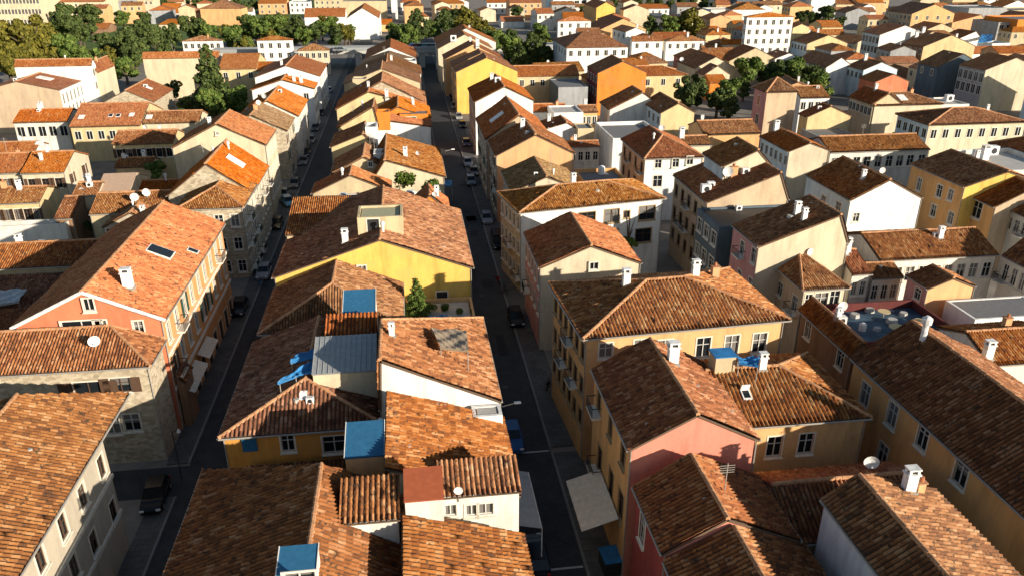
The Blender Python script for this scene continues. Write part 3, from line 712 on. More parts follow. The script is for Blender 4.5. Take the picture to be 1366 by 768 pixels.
FL('white rooftop terrace box on the big white gable roof', (487,170), (503,167), 4., 'bright', ze=11.6, z0=8., parapet=.4, roofmat=M_conc)
FL('grey awning roof over the orange loggia', (533,153), (574,168), 3.2, 'orange', ze=9.8, z0=7.5, parapet=.05, roofmat=M_grey, wp=[('s',548,160,2.,1.),('s',563,165,2.,1.)])
FL('orange parapet wall left of the loggia roof', (501,150), (520,145), 3., 'orange', ze=11.4, z0=8., parapet=.6, roofmat=M_conc)
FL('white terrace screen between the pale gable and the brown roof', (498,205), (521,207), 3., 'bright', ze=10.8, z0=8., parapet=.5, roofmat=M_conc)
FL('moss-green flat terrace on the white gable by the bridge', (531,82), (556,86), 6., 'bright', ze=9.4, z0=7., parapet=.4, roofmat=M_olive)
FL('cream rooftop room on the arcade gable', (470,106), (490,101), 4., 'sand', ze=10.6, z0=8., parapet=.3, roofmat=M_conc, wp=[('s',478,107,1.6,1.)])

# ------------------------------------------------------------------ left side of the left street
house('cream stone palace wing with cornice at the bottom left corner', -33.4, -21.4, -14, 52.6, 9.8, 11.9, 'V', 'ashlar', 'brown', ysk=(-5,-2.9,0), bands=[('e',6.35),('e',3.3)], ww=1.05, wh=1.7, near=6,
  wp=[('e',54,744,.95,1.6,'w'),('e',84,701,.95,1.6,'w'),('e',110,661,.95,1.6,'w'),('e',135,621,.95,1.6,'w'),('e',99,756,.95,1.6,'w'),('e',125,722,.95,1.6,'w'),('e',151,680,.95,1.6,'w'),('e',171,641,.95,1.6,'w')], x=[('lump',40,600,.4)])
house('stone corner house with hipped corrugated roof and arched balcony', -44, -21.4, 57.6, 62.4, 9.2, 11.0, 'U', 'stone', 'brown', hf=4.0, off=.86, oh=.4, wp=[('s',161,513,1.5,1.3,'b'),('s',118,517,2.2,1.1,'b'),('s',176,563,1.3,1.6),('s',150,568,1.2,1.5),('e',206,532,.9,1.4)])
house('little dark lean-to with white corner strips at the street corner', -21.5, -20.7, 62.7, 65.6, 4.6, 5.3, 'S', 'brown', 'dark', shed='w', oh=.1)
house('salmon gable house with white eaves and ochre street front', -33.4, -21.2, 62.4, 87.2, 11.0, 13.9, 'V', 'salmon', 'orange', off=.5, oh=.4, walls={'e':'apricot'}, win='e9x2 e9x1d', wh=1.8, bands=[('e',7.6),('e',4.2)], verge=True, wp=[('s',119,405,.8,1.1),('s',185,437,.8,1.3),('s',110,433,3.2,.9),('s',135,433,1.,1.)], x=[('ch',172,384,1.15),('sky',214,337,1.7),('sky',257,336,.8)])
house('long sand-walled house with patched tiles behind the salmon gable', -47, -28, 84.5, 93., 7.8, 9.2, 'U', 'sand', 'mixed', x=[('lump',100,318,.7),('ch',156,318,.7)])
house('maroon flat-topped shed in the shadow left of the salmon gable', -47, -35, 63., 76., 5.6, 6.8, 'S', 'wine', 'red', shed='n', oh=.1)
house('dark corrugated lean-to below the sand-walled terrace', -50, -36, 76.4, 84.2, 5.8, 7.2, 'S', 'sand', 'dark', shed='n', oh=.1)
U('brown-tiled roof with a chimney shadow at the left edge', (-30,362), (41,363), (0,330), 'sand', 'mixed', 6.5, rot=0)
V('four-storey stone corner house with tall windows at the side street', (232,281), (325,277), (290,249), ('e',346,246), 'stone', 'mixed', 9.6, hn=5., win='s4x3 e8x3', wp=(), x=[('dish',271,240,1.),('lump',235,275,.5)])
V('stone house with orange roof and a big white skylight', (222,262), (346,244), (282,219), ('e',361,222), 'stone', 'orange', 9.3, win='e6x3', wp=[('s',336,239,.6,.7)], x=[('skyw',314,216,1.9)])
V('tall beige gable house with bright orange east slope', (229,198), (357,191), (290,166), ('r',318,147), 'pale', 'orange', 11.4, oh=.15, win='e6x3', wp=[('s',290,178,.4,.5)], x=[('pipe',320,148,.8)])
V('low mossy-roofed house with rough stone front', (290,178), (378,184), (338,154), 12., 'stone', 'moss', 9., win='e4x3')
V('white-walled house with half orange, half grey roof', (316,158), (402,150), (354,135), ('e',411,134), 'white', 'orange', 9., win='e4x3', x=[('lump',330,146,1.)])
V('white gable with small windows and orange roof beside the left street', (334,121), (418,122), (378,107), ('e',427,111), 'bright', 'orange', 9.4, win='s4x1 e3x3', x=[('ch',402,111,1.)])
V('wide white house under a big orange roof before the bridge', (338,104), (428,101), (384,88), ('e',432,86), 'bright', 'orange', 9.6, win='e4x3')
house('orange-roofed white annex with a grey lean-to, by the conifer', *((lambda a, b: (a[0], b[0], a[1], a[1]+10))(P(341,95,8.4), P(381,93,8.4))), 8.4, 10.2, 'U', 'white', 'orange', win='s3x2')
U('cream hip-roofed house by the end of the left street', (396,68), (439,67), (420,53), 'cream', 'mixed', 8., rot=0, hip=(8,8), win='s5x2')
U('sunlit house with corrugated roof and slanting shadow beside the round chimneys', (116,289), (232,280), (135,258), 'sand', 'mixed', 7.6, rot=0, x=[('dish',181,272,1.),('dish',197,266,1.)])
V('small stone gable between the round dishes', (136,304), (213,305), (172,284), ('r',195,270), 'stone', 'mixed', 7., oh=.15, wp=[('s',149,312,1.2,1.4)], x=[])
U('cream gable end house with short tiled roof next to the tarpaulin roof', (95,263), (130,260), (132,243), 'cream', 'mixed', 7.6, rot=0)
U('house roofed with pale pink boards', (126,260), (172,258), (160,231), 'cream', None, 7.4, rot=0, roofmat=plain('pale_boards', (.42,.29,.2), .9))
U('low roof behind the clipped bush with a white ridge', (164,257), (235,254), (180,242), 'sand', 'orange', 6.4, rot=0)
U('dark steep barn with a triangular dormer in the shade', (66,298), (102,287), (78,263), 'brown', 'dark', 6., rot=0)
FL('white courtyard walls at the left edge with drying racks', (-20,303), (78,306), (-20,296), 'white', ze=5.6, parapet=.8, roofmat=M_grey)
U('yellow cottage with two brown doors and a long tiled roof', (-40,273), (50,272), (78,248), 'lemon', 'mixed', 6.2, rot=0, win='s7x1b', hip=(0,0))
U('left one of the twin cream houses with bright orange roofs', (-50,233), (27,232), (10,205), 'cream', 'orange', 6.8, rot=0, win='s5x1b')
U('right one of the twin cream houses with bright orange roofs', (28,232), (84,231), (60,203), 'cream', 'orange', 6.9, rot=0, win='s3x1b e2x1b')
U('orange roof with a white tent-like gable above the twin houses', (-50,206), (45,204), (20,190), 'white', 'orange', 6.8, rot=0, x=[('skyw',55,200,1.)])
U('cream villa with loggia windows and brick-red roof', (13,166), (92,161), (60,146), 'white', 'orange', 7.2, rot=0, win='s5x1b', wh=1.9, ww=1.5)
U('pale yellow villa with a row of roof windows', (91,171), (188,167), (150,138), 'lemon', 'orange', 7., rot=0, win='s6x1b', x=[('skyw',109,157,1.),('sky',148,155,.8),('sky',158,155,.8),('skyw',176,154,.9)])
U('narrow pale house continuing the villa roof to a white end wall', (190,166), (266,163), (215,149), 'cream', 'mixed', 7.1, rot=0, x=[('skyw',199,157,1.1)])
U('cream cottage with shuttered windows and a slanting roof shadow', (150,193), (230,192), (200,174), 'lemon', 'mixed', 6.8, rot=0, win='s6x1b')
U('low corrugated annex in front of the shuttered cottage', (153,224), (202,223), (175,211), 'sand', 'mixed', 4., rot=0)
V('grey-gabled house with a white roof window near the conifer', (135,138), (206,136), (170,121), ('r',205,105), 'stone', 'orange', 7.4, x=[('skyw',199,118,1.)])
V('long white hall with beige gable and orange roof at the left edge', (-32,123), (72,124), (20,109), ('r',57,95), 'beige', 'orange', 9.5, oh=.15, walls={'e':'bright'}, win='e7x2', ww=.6, wh=2.2, x=[('skyw',60,105,2.2)])
U('white church-like hall with long brown roof and tall east gable', (18,90), (122,88), (70,77), 'bright', 'red', 13., rot=0, oh=.15, win='e2x2', slope=.5)
V('cream annex wall with brown roof right of the church-like hall', (112,99), (133,97), (140,84), ('e',161,88), 'cream', 'red', 11., oh=.15, ya=False)
U('long blank cream hall with brick-red roof behind the conifer', (189,79), (292,77), (240,64), 'pale', 'orange', 11., rot=0)
U('lower cream wing with orange roof right of the conifer', (291,93), (342,92), (318,72), 'lemon', 'orange', 9., rot=0, win='s3x1')
U('small white hip-roofed villa above the blank hall', (240,56), (297,54), (268,43), 'bright', 'mixed', 8., rot=0, hip=(9,9), win='s6x1')
U('white villa with brown shutters and flat tiled roof', (340,55), (391,53), (365,45), 'bright', 'mixed', 11., rot=0, win='s4x2b', hip=(5,5))

# ------------------------------------------------------------------ right side of the cobbled street
V('pink gable house with ochre street front and a white awning', (838,601), (1003,572), (930,553), ('e',784,493), 'pink', 'dark', 10.8, oh=.25, near=6, walls={'w':'gold','e':'ochre'}, win='w3x2o', wp=[('w',800,612,1.2,2.2,'o'),('w',815,644,1.2,2.2,'o'),('w',828,673,1.2,2.2,'o')], x=[('lump',863,565,.35),('ch',897,484,1.05),('lump',930,515,.4),('lump',921,518,.3),('lump',975,550,.5)])
house('cream house with hipped roof and two tall white windows right of the pink gable', 20.7, 31.4, 43.0, 52.6, 9.3, 11.2, 'U', 'ochre', 'mixed', hf=5.0, wp=[('s',1033,595,1.1,1.7),('s',1075,591,1.1,1.7)], x=[('hatch',995,527,.6),('hut',962,492,.9),('ch',1016,492,.8)])
U('ochre palazzo with broad hipped roof and a row of green-glass windows', (777,453), (1055,427), (910,370), 'ochre', 'mixed', 11.8, hip=(7.2,7.2), oh=.45, near=6, walls={'w':'gold'}, win='w6x3o', wp=[('s',808,467,1.1,1.3),('s',855,465,1.2,1.7),('s',887,464,1.2,1.5),('s',938,463,1.15,1.8),('s',976,460,1.15,1.8),('s',1013,457,1.15,1.8)], x=[('ch',927,368,.9),('brick',953,369,.9),('ch',835,380,.9)])
V('cream gable house with half brown, half bright orange roof', (719,358), (856,351), (785,328), ('e',694,311), 'cream', 'red', 9.6, oh=.2, auto=False, walls={'w':'rose'}, win='w5x2', wp=[('s',792,354,.9,.8)])
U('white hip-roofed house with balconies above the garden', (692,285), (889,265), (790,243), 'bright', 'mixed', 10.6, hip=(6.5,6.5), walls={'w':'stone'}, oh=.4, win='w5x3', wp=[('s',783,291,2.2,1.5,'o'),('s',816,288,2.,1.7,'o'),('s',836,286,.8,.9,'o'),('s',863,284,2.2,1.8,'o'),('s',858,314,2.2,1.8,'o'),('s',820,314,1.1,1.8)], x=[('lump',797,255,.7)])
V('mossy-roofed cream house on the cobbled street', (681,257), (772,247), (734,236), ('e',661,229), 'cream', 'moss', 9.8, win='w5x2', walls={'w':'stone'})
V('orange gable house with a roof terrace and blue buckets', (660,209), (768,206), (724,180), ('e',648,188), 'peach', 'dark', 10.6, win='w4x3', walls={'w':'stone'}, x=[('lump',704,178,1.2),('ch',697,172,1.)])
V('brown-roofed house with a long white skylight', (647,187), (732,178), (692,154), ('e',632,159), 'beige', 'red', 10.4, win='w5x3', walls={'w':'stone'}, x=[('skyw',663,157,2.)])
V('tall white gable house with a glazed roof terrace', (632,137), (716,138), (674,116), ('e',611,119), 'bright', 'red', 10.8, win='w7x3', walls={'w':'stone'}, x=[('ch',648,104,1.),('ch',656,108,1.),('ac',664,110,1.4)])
V('lemon-yellow gable house at the cobbled street', (607,97), (687,90), (649,77), 9., 'yellow', 'red', 10.4, win='w3x3', walls={'w':'gold'})
V('maroon-roofed house next to the lemon-yellow gable', (602,89), (678,83), (645,71), 9., 'ochre', 'red', 10., win='w3x3')
V('ochre gable with dormers near the bridge', (592,80), (672,79), (630,59), 11., 'ochre', 'red', 10.2, win='w3x3', x=[('ch',637,66,1.4)])
V('orange-roofed pair near the bridge on the right', (583,66), (656,63), (622,46), 14., 'cream', 'orange', 10., win='w3x3', x=[('ac',605,58,2.)])
V('pale gable closest to the bridge on the right', (581,58), (661,55), (622,38), 16., 'white', 'orange', 9.6)

# ------------------------------------------------------------------ between the cobbled street and the far quarter
FL('yellow flat-roofed terrace house with a white tank', (778,242), (836,239), (760,226), 'gold', ze=8., parapet=.5, roofmat=M_grey, x=[('tank',802,232,1.),('pole',778,232,.6)])
U('orange-tiled house with a white glazed veranda', (739,198), (801,196), (768,189), 'white', 'orange', 6.5, rot=0, win='s6x1', ww=1.6)
V('small white gable among the roof terraces', (722,174), (771,173), (758,164), 7., 'bright', 'red', 6.6, off=.7)
FL('grey-beige stair tower on the terraces', (771,172), (793,172), 5., 'sand', ze=7.2, parapet=.2)
FL('white cube house among the terraces', (739,151), (776,148), 8., 'bright', ze=7.4, parapet=.3, roofmat=M_conc)
U('white cottage with low orange roof beside the white cube', (701,150), (757,149), (735,139), 'bright', 'orange', 6.2, rot=0)
U('ochre arcade house with flat brown roof', (775,151), (798,150), (785,141), 'ochre', 'mixed', 6.4, rot=0, win='s3x1')
FL('grey metal box house with one cream panel', (745,117), (783,115), (731,106), 'grey', ze=7.6, parapet=.15, roofmat=M_grey, walls={'e':'slate','w':'slate'})
U('long brown-roofed wing leading to the orange house', (676,104), (772,100), (720,88), 'sand', 'red', 8., rot=0, win='s7x1', x=[('ch',695,87,1.),('ac',718,86,1.4)])
V('big bright orange house with dark red side wall', (797,98), (856,93), (831,82), ('e',771,89), 'orange', 'brown', 10.5, oh=.12, walls={'w':'wine'}, win='w4x2', x=[])
U('yellow hip-roofed house right of the bright orange house', (855,102), (917,100), (885,88), 'lemon', 'red', 8.4, rot=0, hip=(0,6), win='s3x1')
V('dark-roofed house with white side wall below the orange house', (812,147), (884,144), (858,124), ('e',798,137), 'white', 'mixed', 7., off=.6)
V('yellow-beige gable house with pale blue side', (880,152), (922,147), (904,138), ('e',843,137), 'lemon', 'brown', 8., walls={'w':'blue'}, win='w4x1', x=[('pole',921,140,.8),('lump',882,142,.7)])
FL('white curved roof terrace with deck chairs', (818,185), (873,171), (801,163), 'bright', ze=7.2, parapet=.7, roofmat=M_grey, x=[('lump',836,165,1.),('ac',848,166,1.)])
V('white house with bright hip end and brown shadow side', (859,213), (937,208), (888,181), ('e',815,186), 'bright', 'red', 10., hn=6.5, walls={'w':'beige'}, win='w4x3o', wp=[('s',878,219,1.,1.3),('s',901,217,1.,1.4),('s',920,214,1.,1.3),('s',877,242,1.4,1.8)], x=[])
U('low red roof between two white chimneys', (917,197), (947,192), (915,182), 'cream', 'brown', 7.6, rot=0, x=[('ch',909,184,1.2),('ch',938,180,1.1)])
V('tall weathered brown house with four rows of windows and roof clutter', (942,271), (1052,266), (1033,231), ('e',889,234), 'beige', 'red', 11.2, off=.86, oh=.2, walls={'w':'beige'}, win='w5x4o', x=[('ac',941,256,1.3),('ac',948,250,1.),('dish',970,241,1.2),('ac',994,232,1.),('brick',978,236,1.2)])
house('rooftop house with brown tiles on the tall weathered house', *((lambda a, b: (a[0], b[0], a[1], a[1]+7))(P(963,223,14.4), P(1018,214,14.4))), 14.4, 16.4, 'V', 'cream', 'brown', z0=11., off=.7, walls={'w':'blue'})
house('dark glass-fronted house with blue sheets on its roof', 34.3, 46., 79.9, 86.9, 10.6, 10.6, 'F', 'slate', None, parapet=.2, roofmat=M_dark, win='w3x2', ww=2., x=[('dish',1005,272,.8),('ch',1020,272,.9),('ac',985,280,.8)])
V('rose-pink house with a pale gable wall and a white ridge vent', (1011,330), (1131,323), (1112,287), ('e',971,301), 'cream', 'brown', 11.2, off=.86, oh=.15, walls={'w':'rose'}, wp=[('w',990,331,.95,1.6),('w',1005,341,.95,1.6),('w',986,369,.95,1.6),('w',1001,380,.95,1.6)], x=[('lump',1083,272,.5)])
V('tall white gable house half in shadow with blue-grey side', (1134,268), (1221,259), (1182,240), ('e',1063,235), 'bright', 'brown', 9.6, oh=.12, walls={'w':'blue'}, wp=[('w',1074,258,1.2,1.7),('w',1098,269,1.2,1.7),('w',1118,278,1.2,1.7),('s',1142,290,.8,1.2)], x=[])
V('mustard-yellow house with stone patches and seven windows', (1286,250), (1388,243), (1338,229), ('e',1188,220), 'yellow', 'mixed', 10.8, oh=.2, walls={'w':'gold'}, wp=[('w',1211,242,1.2,1.9),('w',1226,246,1.,1.8),('w',1253,255,1.1,1.7),('w',1268,260,1.,1.5),('w',1222,272,1.1,1.6),('w',1245,281,1.1,1.7),('w',1268,291,1.1,1.7)])
V('dark-roofed yellow annex with a shuttered panel', (1326,277), (1432,274), (1378,248), ('e',1282,264), 'beige', 'red', 9.2, walls={'w':'gold'}, wp=[('w',1303,280,1.8,2.2)])
V('white-walled house with dark roof cut by the right edge', (1374,293), (1444,290), (1405,271), ('e',1333,279), 'white', 'brown', 8.6, walls={'w':'white'}, win='w3x1')
FL('white parapet terrace behind the mustard house', (1336,228), (1420,222), (1239,201), 'white', ze=10.8, parapet=.7, roofmat=M_conc, x=[('ch',1312,214,1.5),('ac',1287,203,1.5),('ac',1322,206,1.8),('tank',1300,208,.8)])
V('maroon-roofed white house at the right edge', (1400,219), (1480,212), (1440,192), ('e',1292,192), 'white', 'red', 10.4, walls={'w':'white'}, win='w5x1', hf=6.)
V('low hip-roofed house with arched white front above the courtyard', (1071,388), (1134,384), (1099,335), ('e',1013,351), 'cream', 'mixed', 8.6, hn=6.4, walls={'w':'beige'}, wp=[('s',1078,402,.7,1.6),('s',1095,400,1.4,1.6),('s',1113,398,1.,1.7),('s',1125,396,.8,1.7),('w',1060,405,1.1,1.7),('w',1040,385,1.2,1.5)])
U('small tiled kitchen wing with white dormer beside the arched front', (1139,368), (1163,365), (1120,334), 'white', 'red', 8.2, rot=0, win='s2x1', x=[('ch',1129,336,1.)])
U('red corrugated porch roof with white posts', (1167,374), (1204,369), (1188,350), 'white', 'brown', 7.6, rot=0, win='s3x1', ww=1.3, x=[('lump',1201,354,1.)])
V('pink-sided roof house with crooked tiles over the courtyard', (1237,386), (1303,383), (1274,371), ('e',1204,368), 'peach', 'brown', 8.6, oh=.12, walls={'w':'rose'}, wp=[('w',1224,392,.9,1.2)], x=[('dish',1221,358,.9),('ch',1247,352,1.)])
U('long corrugated roof with a pale ridge across the right side', (1172,347), (1336,342), (1240,307), 'white', 'mixed', 8.6, rot=0, win='s9x1', ww=1.4, wh=1.7)
V('grey-white wing with tall dark windows turning from the long roof', (1396,372), (1480,366), (1440,330), ('e',1336,341), 'white', 'brown', 8.6, win='w5x1', walls={'w':'white'}, ww=1.2, wh=1.9)
FL('white house with flat grey felt roof', (1301,426), (1400,414), (1250,401), 'bright', ze=7.6, parapet=.05, roofmat=M_grey)
house('sunken terrace house with blue floor and dark red parapet', 38.4, 49.6, 57.4, 65.6, 7.2, 7.2, 'F', 'dkred', None, parapet=.8, roofmat=M_teal, bands=[('s',6.2)], x=[('dish',1122,420,1.),('lump',1140,422,1.2),('table',1195,445,1.),('table',1178,422,.8),('lump',1205,420,1.1),('tank',1150,440,.6),('table',1225,432,.6),('lump',1160,415,1.2),('lump',1170,440,1.),('lump',1190,430,1.4)])
V('narrow brown house with two pale windows and small tiles', (1132,475), (1166,472), 1.2, ('e',1072,413), 'brown', 'red', 9., walls={'w':'brown'}, wp=[('w',1078,440,1.,1.6),('w',1121,478,1.,1.7)])
house('big ochre house with white-framed windows at the right edge', 33.7, 44.2, -14, 50.2, 10.0, 13.0, 'V', 'ochre', 'dark', off=.43, near=6, oh=.3, wp=[('w',1154,526,1.1,1.9),('w',1190,553,1.1,1.9),('w',1231,582,1.1,1.9),('w',1282,629,1.15,2.0),('w',1338,676,1.15,2.0),('w',1177,605,1.1,1.7)], x=[('pipe',1231,452,1.3)], walls={'w':'gold'})
U('corrugated roof with a pale ridge tied to the big ochre house', (1323,489), (1440,479), (1300,442), 'white', 'mixed', 8.8, rot=0, x=[('ch',1316,478,1.)])
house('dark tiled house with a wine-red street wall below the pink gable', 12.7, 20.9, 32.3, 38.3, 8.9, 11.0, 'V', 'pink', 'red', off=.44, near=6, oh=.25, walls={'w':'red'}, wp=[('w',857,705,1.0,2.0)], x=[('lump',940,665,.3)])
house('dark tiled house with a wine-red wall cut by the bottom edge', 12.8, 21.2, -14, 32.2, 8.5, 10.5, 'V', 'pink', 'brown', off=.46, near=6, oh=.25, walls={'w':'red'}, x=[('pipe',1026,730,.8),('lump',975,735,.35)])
house('low dark roof in the shaded yard at the bottom right', 21.3, 22.2, -14, 35.4, 6.6, 7.6, 'S', 'sand', 'brown', shed='w', oh=.1)
house('sunlit tiled house with a massive white chimney at the bottom right', 22.2, 29.2, -14, 33.2, 11.0, 12.5, 'V', 'sand', 'brown', off=.29, near=6, oh=.2, walls={'w':'bright'}, auto=False, x=[('ch',1211,654,.95),('brick',1226,655,.6)])
house('dark cross roof in front of the two tall white windows', 21.2, 31.0, 33.6, 40.4, 7.4, 9.2, 'U', 'sand', 'red', oh=.2)

# ------------------------------------------------------------------ far right quarter
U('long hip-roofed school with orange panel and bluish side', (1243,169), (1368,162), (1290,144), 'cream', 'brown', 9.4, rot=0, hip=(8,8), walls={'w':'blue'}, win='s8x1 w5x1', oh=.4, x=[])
U('hipped twin roofs with a white skylight gap', (1167,142), (1259,139), (1210,123), 'cream', 'brown', 8.6, rot=0, hip=(6,6), x=[('skyw',1203,131,1.6)])
U('long white house with red roof right of the beige tower', (1070,132), (1107,130), (1090,115), 'bright', 'mixed', 8.8, rot=0, win='s4x1', x=[])
V('beige house with blue shutters in deep shade', (1163,140), (1198,137), (1180,125), ('e',1108,130), 'sand', 'red', 8.8, walls={'w':'beige'}, win='w6x1')
V('square beige tower house with pyramid roof', (1022,124), (1064,122), (1033,101), ('e',992,117), 'beige', 'brown', 12.2, hn=6., hf=6., walls={'w':'rose'}, wp=[('w',1000,132,1.1,1.9),('w',1012,134,1.1,1.9),('w',998,156,1.1,1.7),('w',1010,159,1.2,2.)])
V('small lemon gable house beside the beige tower', (1076,157), (1126,151), (1104,142), ('e',1067,152), 'lemon', 'red', 8.)
U('ochre house with a sagging red roof below the dark trees', (940,181), (1015,178), (960,161), 'ochre', 'mixed', 7., rot=0)
V('pale cream gable house with bluish side windows', (1051,203), (1108,201), (1082,191), ('e',998,183), 'cream', 'red', 8.4, walls={'w':'blue'}, win='w6x1', x=[('ch',1035,175,1.2),('dish',1083,184,.8),('ch',1017,180,1.)])
FL('grey flat-roofed shed behind the pale cream gable', (1100,186), (1143,181), (1090,171), 'grey', ze=5.6, parapet=.1)
U('long corrugated roof over open white arches', (1112,206), (1237,198), (1150,181), 'white', 'brown', 7.6, rot=0, win='s9x1', ww=1.8, wh=1.9)
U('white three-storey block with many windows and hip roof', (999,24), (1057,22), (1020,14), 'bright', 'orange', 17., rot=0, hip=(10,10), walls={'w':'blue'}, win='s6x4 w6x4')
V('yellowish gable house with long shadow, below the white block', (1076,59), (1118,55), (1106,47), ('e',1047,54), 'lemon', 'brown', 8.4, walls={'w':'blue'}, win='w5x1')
V('red-roofed house with short white gable above the dark trees', (1033,79), (1060,75), (1053,71), ('e',1002,74), 'bright', 'red', 7.6)
V('double red roof with a white gable left of the teal house', (1101,91), (1129,87), (1125,77), ('e',1063,80), 'bright', 'mixed', 7.6)
V('light blue two-storey villa with big arched windows', (1173,47), (1209,41), (1195,34), ('e',1125,43), 'bright', 'red', 11.5, walls={'w':'blue'}, win='w5x2', ww=1.6, wh=2., x=[('ch',1152,31,1.5),('ch',1171,31,1.4)])
V('teal-sided cottage with pale gable', (1151,94), (1187,90), (1173,83), ('e',1123,88), 'blue', 'brown', 8., walls={'w':'blue'}, win='w4x1', x=[('ch',1139,78,1.4),('ch',1154,81,1.2)])
V('little salmon-pink gable among dark brown roofs', (1167,110), (1207,107), (1190,99), 8., 'salmon', 'red', 7.)
V('butter-yellow gable with brown side and three small holes', (1231,63), (1281,58), (1263,47), ('e',1207,59), 'lemon', 'mixed', 9., walls={'w':'brown'}, win='w3x1', wp=[])
V('brown-roofed house with white roof clutter left of the butter-yellow gable', (1211,60), (1250,55), (1232,42), ('e',1178,57), 'beige', 'brown', 8.6, walls={'w':'brown'}, win='w4x1', x=[('ch',1222,51,1.5),('ch',1231,45,1.4)])
V('grand grey house with five tall windows and white gable', (1314,94), (1368,88), (1347,77), ('e',1247,87), 'cream', 'red', 10.5, walls={'w':'grey'}, win='w5x2', ww=1.6, wh=2.2, x=[('lump',1284,84,1.),('ch',1341,73,1.6)])
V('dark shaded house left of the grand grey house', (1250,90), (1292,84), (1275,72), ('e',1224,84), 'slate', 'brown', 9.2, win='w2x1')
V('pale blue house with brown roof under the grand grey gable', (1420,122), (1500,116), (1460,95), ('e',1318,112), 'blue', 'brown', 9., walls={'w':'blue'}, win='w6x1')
U('brown corrugated annex before the butter-yellow gable', (1186,86), (1224,83), (1205,75), 'brown', 'red', 6., rot=0)
FL('low white sheds with blue tarpaulins', (1255,140), (1290,138), 9., 'white', ze=5.4, parapet=.3, roofmat=M_conc, x=[('ac',1265,135,2.),('ac',1280,133,2.)])
U('white house with five windows and red roof behind the yellow-roofed hall', (890,56), (941,54), (912,44), 'bright', 'brown', 8.4, rot=0, hip=(5,5), win='s5x1')
U('white house with one blue doorway left of the five-window house', (846,57), (882,54), (866,44), 'bright', 'brown', 8.6, rot=0, win='s3x1')
U('dark hip roof in front of the blue doorway', (848,84), (885,80), (864,69), 'cream', 'mixed', 5.6, rot=0, hip=(5,5), x=[('ch',891,80,1.)])
V('pinkish small gable amid brown roofs', (915,81), (939,78), (935,71), ('e',893,74), 'pink', 'red', 6.6, off=.8)
V('cream gable house left of the dark trees', (926,92), (969,86), (951,76), ('e',905,82), 'cream', 'brown', 7., x=[('dish',909,86,1.2)])
V('lower cream gable touching the dark trees', (938,101), (967,97), (955,88), 6., 'cream', 'red', 6.4)
U('small rust-red roof beside the dark trees', (949,112), (970,110), (957,98), 'orange', 'orange', 5., rot=0)
U('wide brown roof with a dark dormer amid the far roofs', (941,81), (978,79), (950,67), 'sand', 'mixed', 7., rot=0)
V('brown ridge roof with white tank above the dark trees', (972,82), (1032,78), (1015,64), 10., 'sand', 'red', 7., x=[('dish',1024,66,1.5)])
U('cream cottage with vivid red roof before the white block', (963,60), (998,59), (978,49), 'cream', 'orange', 7., rot=0, x=[('ch',981,49,1.2)])
U('dark roof left of the vivid red roof', (938,65), (962,63), (945,53), 'brown', 'brown', 6., rot=0)
U('brown roof right of the vivid red roof', (1003,63), (1042,58), (1020,49), 'sand', 'red', 5.6, rot=0)
U('white gable cottage with orange roof right of the white block', (1060,41), (1086,40), (1070,33), 'bright', 'orange', 6.4, rot=0)
U('brown roof with white chimneys between the yellowish gable and the trees', (1089,48), (1124,46), (1105,35), 'sand', 'mixed', 7., rot=0, x=[('ch',1096,36,1.6)])
U('large white hip-roofed house with seven windows beside the park', (756,65), (838,62), (790,45), 'bright', 'brown', 11., rot=0, hip=(8,8), walls={'w':'blue'}, win='s7x1 w5x1', oh=.4)
U('white cube villa with orange hip roof above the park', (744,29), (789,28), (765,19), 'bright', 'orange', 11., rot=0, hip=(6,6), win='s4x2')
V('sunlit apricot gable of the yellow-roofed hall', (800,40), (853,36), (826,25), 22., 'ochre', 'red', 8., oh=.1)
V('bright yellow hall with a great dark doorway', (795,11), (833,14), (812,3), 26., 'yellow', 'orange', 12., walls={'w':'gold'}, wp=[('s',815,18,12.,10.,'p')])

# ------------------------------------------------------------------ skyline of houses along the top edge
BLK('very long cream hospital block at the top left corner', (-60,40), (76,31), -18, 30, 'pale', None, win='s22x6', ww=2., wh=2.4, fh=5.2)
BLK('cream block with an orange roof right of the hospital', (76,30), (146,28), 3, 24, 'pale', 'orange', win='s6x2')
BLK('pale grey metal-clad hall near the top left', (146,23), (180,19), 3, 20, 'grey', None, roofmat=M_metal)
BLK('red-roofed white cottage under the metal-clad hall', (166,27), (196,24), 19, 12, 'bright', 'orange')
BLK('rust-roofed shed among the dark pines', (107,47), (150,43), 39, 14, 'brown', 'orange')
BLK('white modern house with a steep orange roof', (213,28), (244,26), 18, 14, 'bright', 'orange', rise=5., win='s3x1')
BLK('orange hip-roofed cottage among pines', (211,40), (243,39), 33, 12, 'cream', 'orange', hip=4)
BLK('long white modern building with flat roofs', (243,29), (290,27), 17, 14, 'bright', None, win='s6x1', ww=3.)
BLK('sandy-roofed barn beside the long white building', (288,30), (320,29), 19, 16, 'peach', 'orange')
BLK('white shed beside the lawn', (322,24), (340,22), 16, 8, 'bright', 'moss')
BLK('apricot house with orange roofs at the top', (345,20), (384,19), 5, 16, 'peach', 'orange', win='s4x2')
BLK('pink-balconied house at the top', (386,20), (416,18), 3, 16, 'bright', None, win='s4x2')
house('large plain white gable house above the bridge', -25.3, -10.5, 376, 410, z_at(-25, 376, 25), z_at(-18, 376, 11), 'V', 'bright', 'orange', oh=.1)
BLK('white house with red roof joined to the plain white gable', (406,35), (462,33), 23, 16, 'bright', 'orange', rise=4.)
BLK('orange lean-to right of the plain white gable', (508,43), (524,42), 33, 10, 'ochre', 'orange')
BLK('yellowish block at the top above the plain white gable', (420,18), (456,17), 0, 18, 'sand', 'orange', win='s5x2')
BLK('tall weathered beige block at the top', (456,30), (517,28), 2, 20, 'sand', None)
BLK('slim white tower block at the top', (523,26), (531,26), -6, 14, 'bright', None)
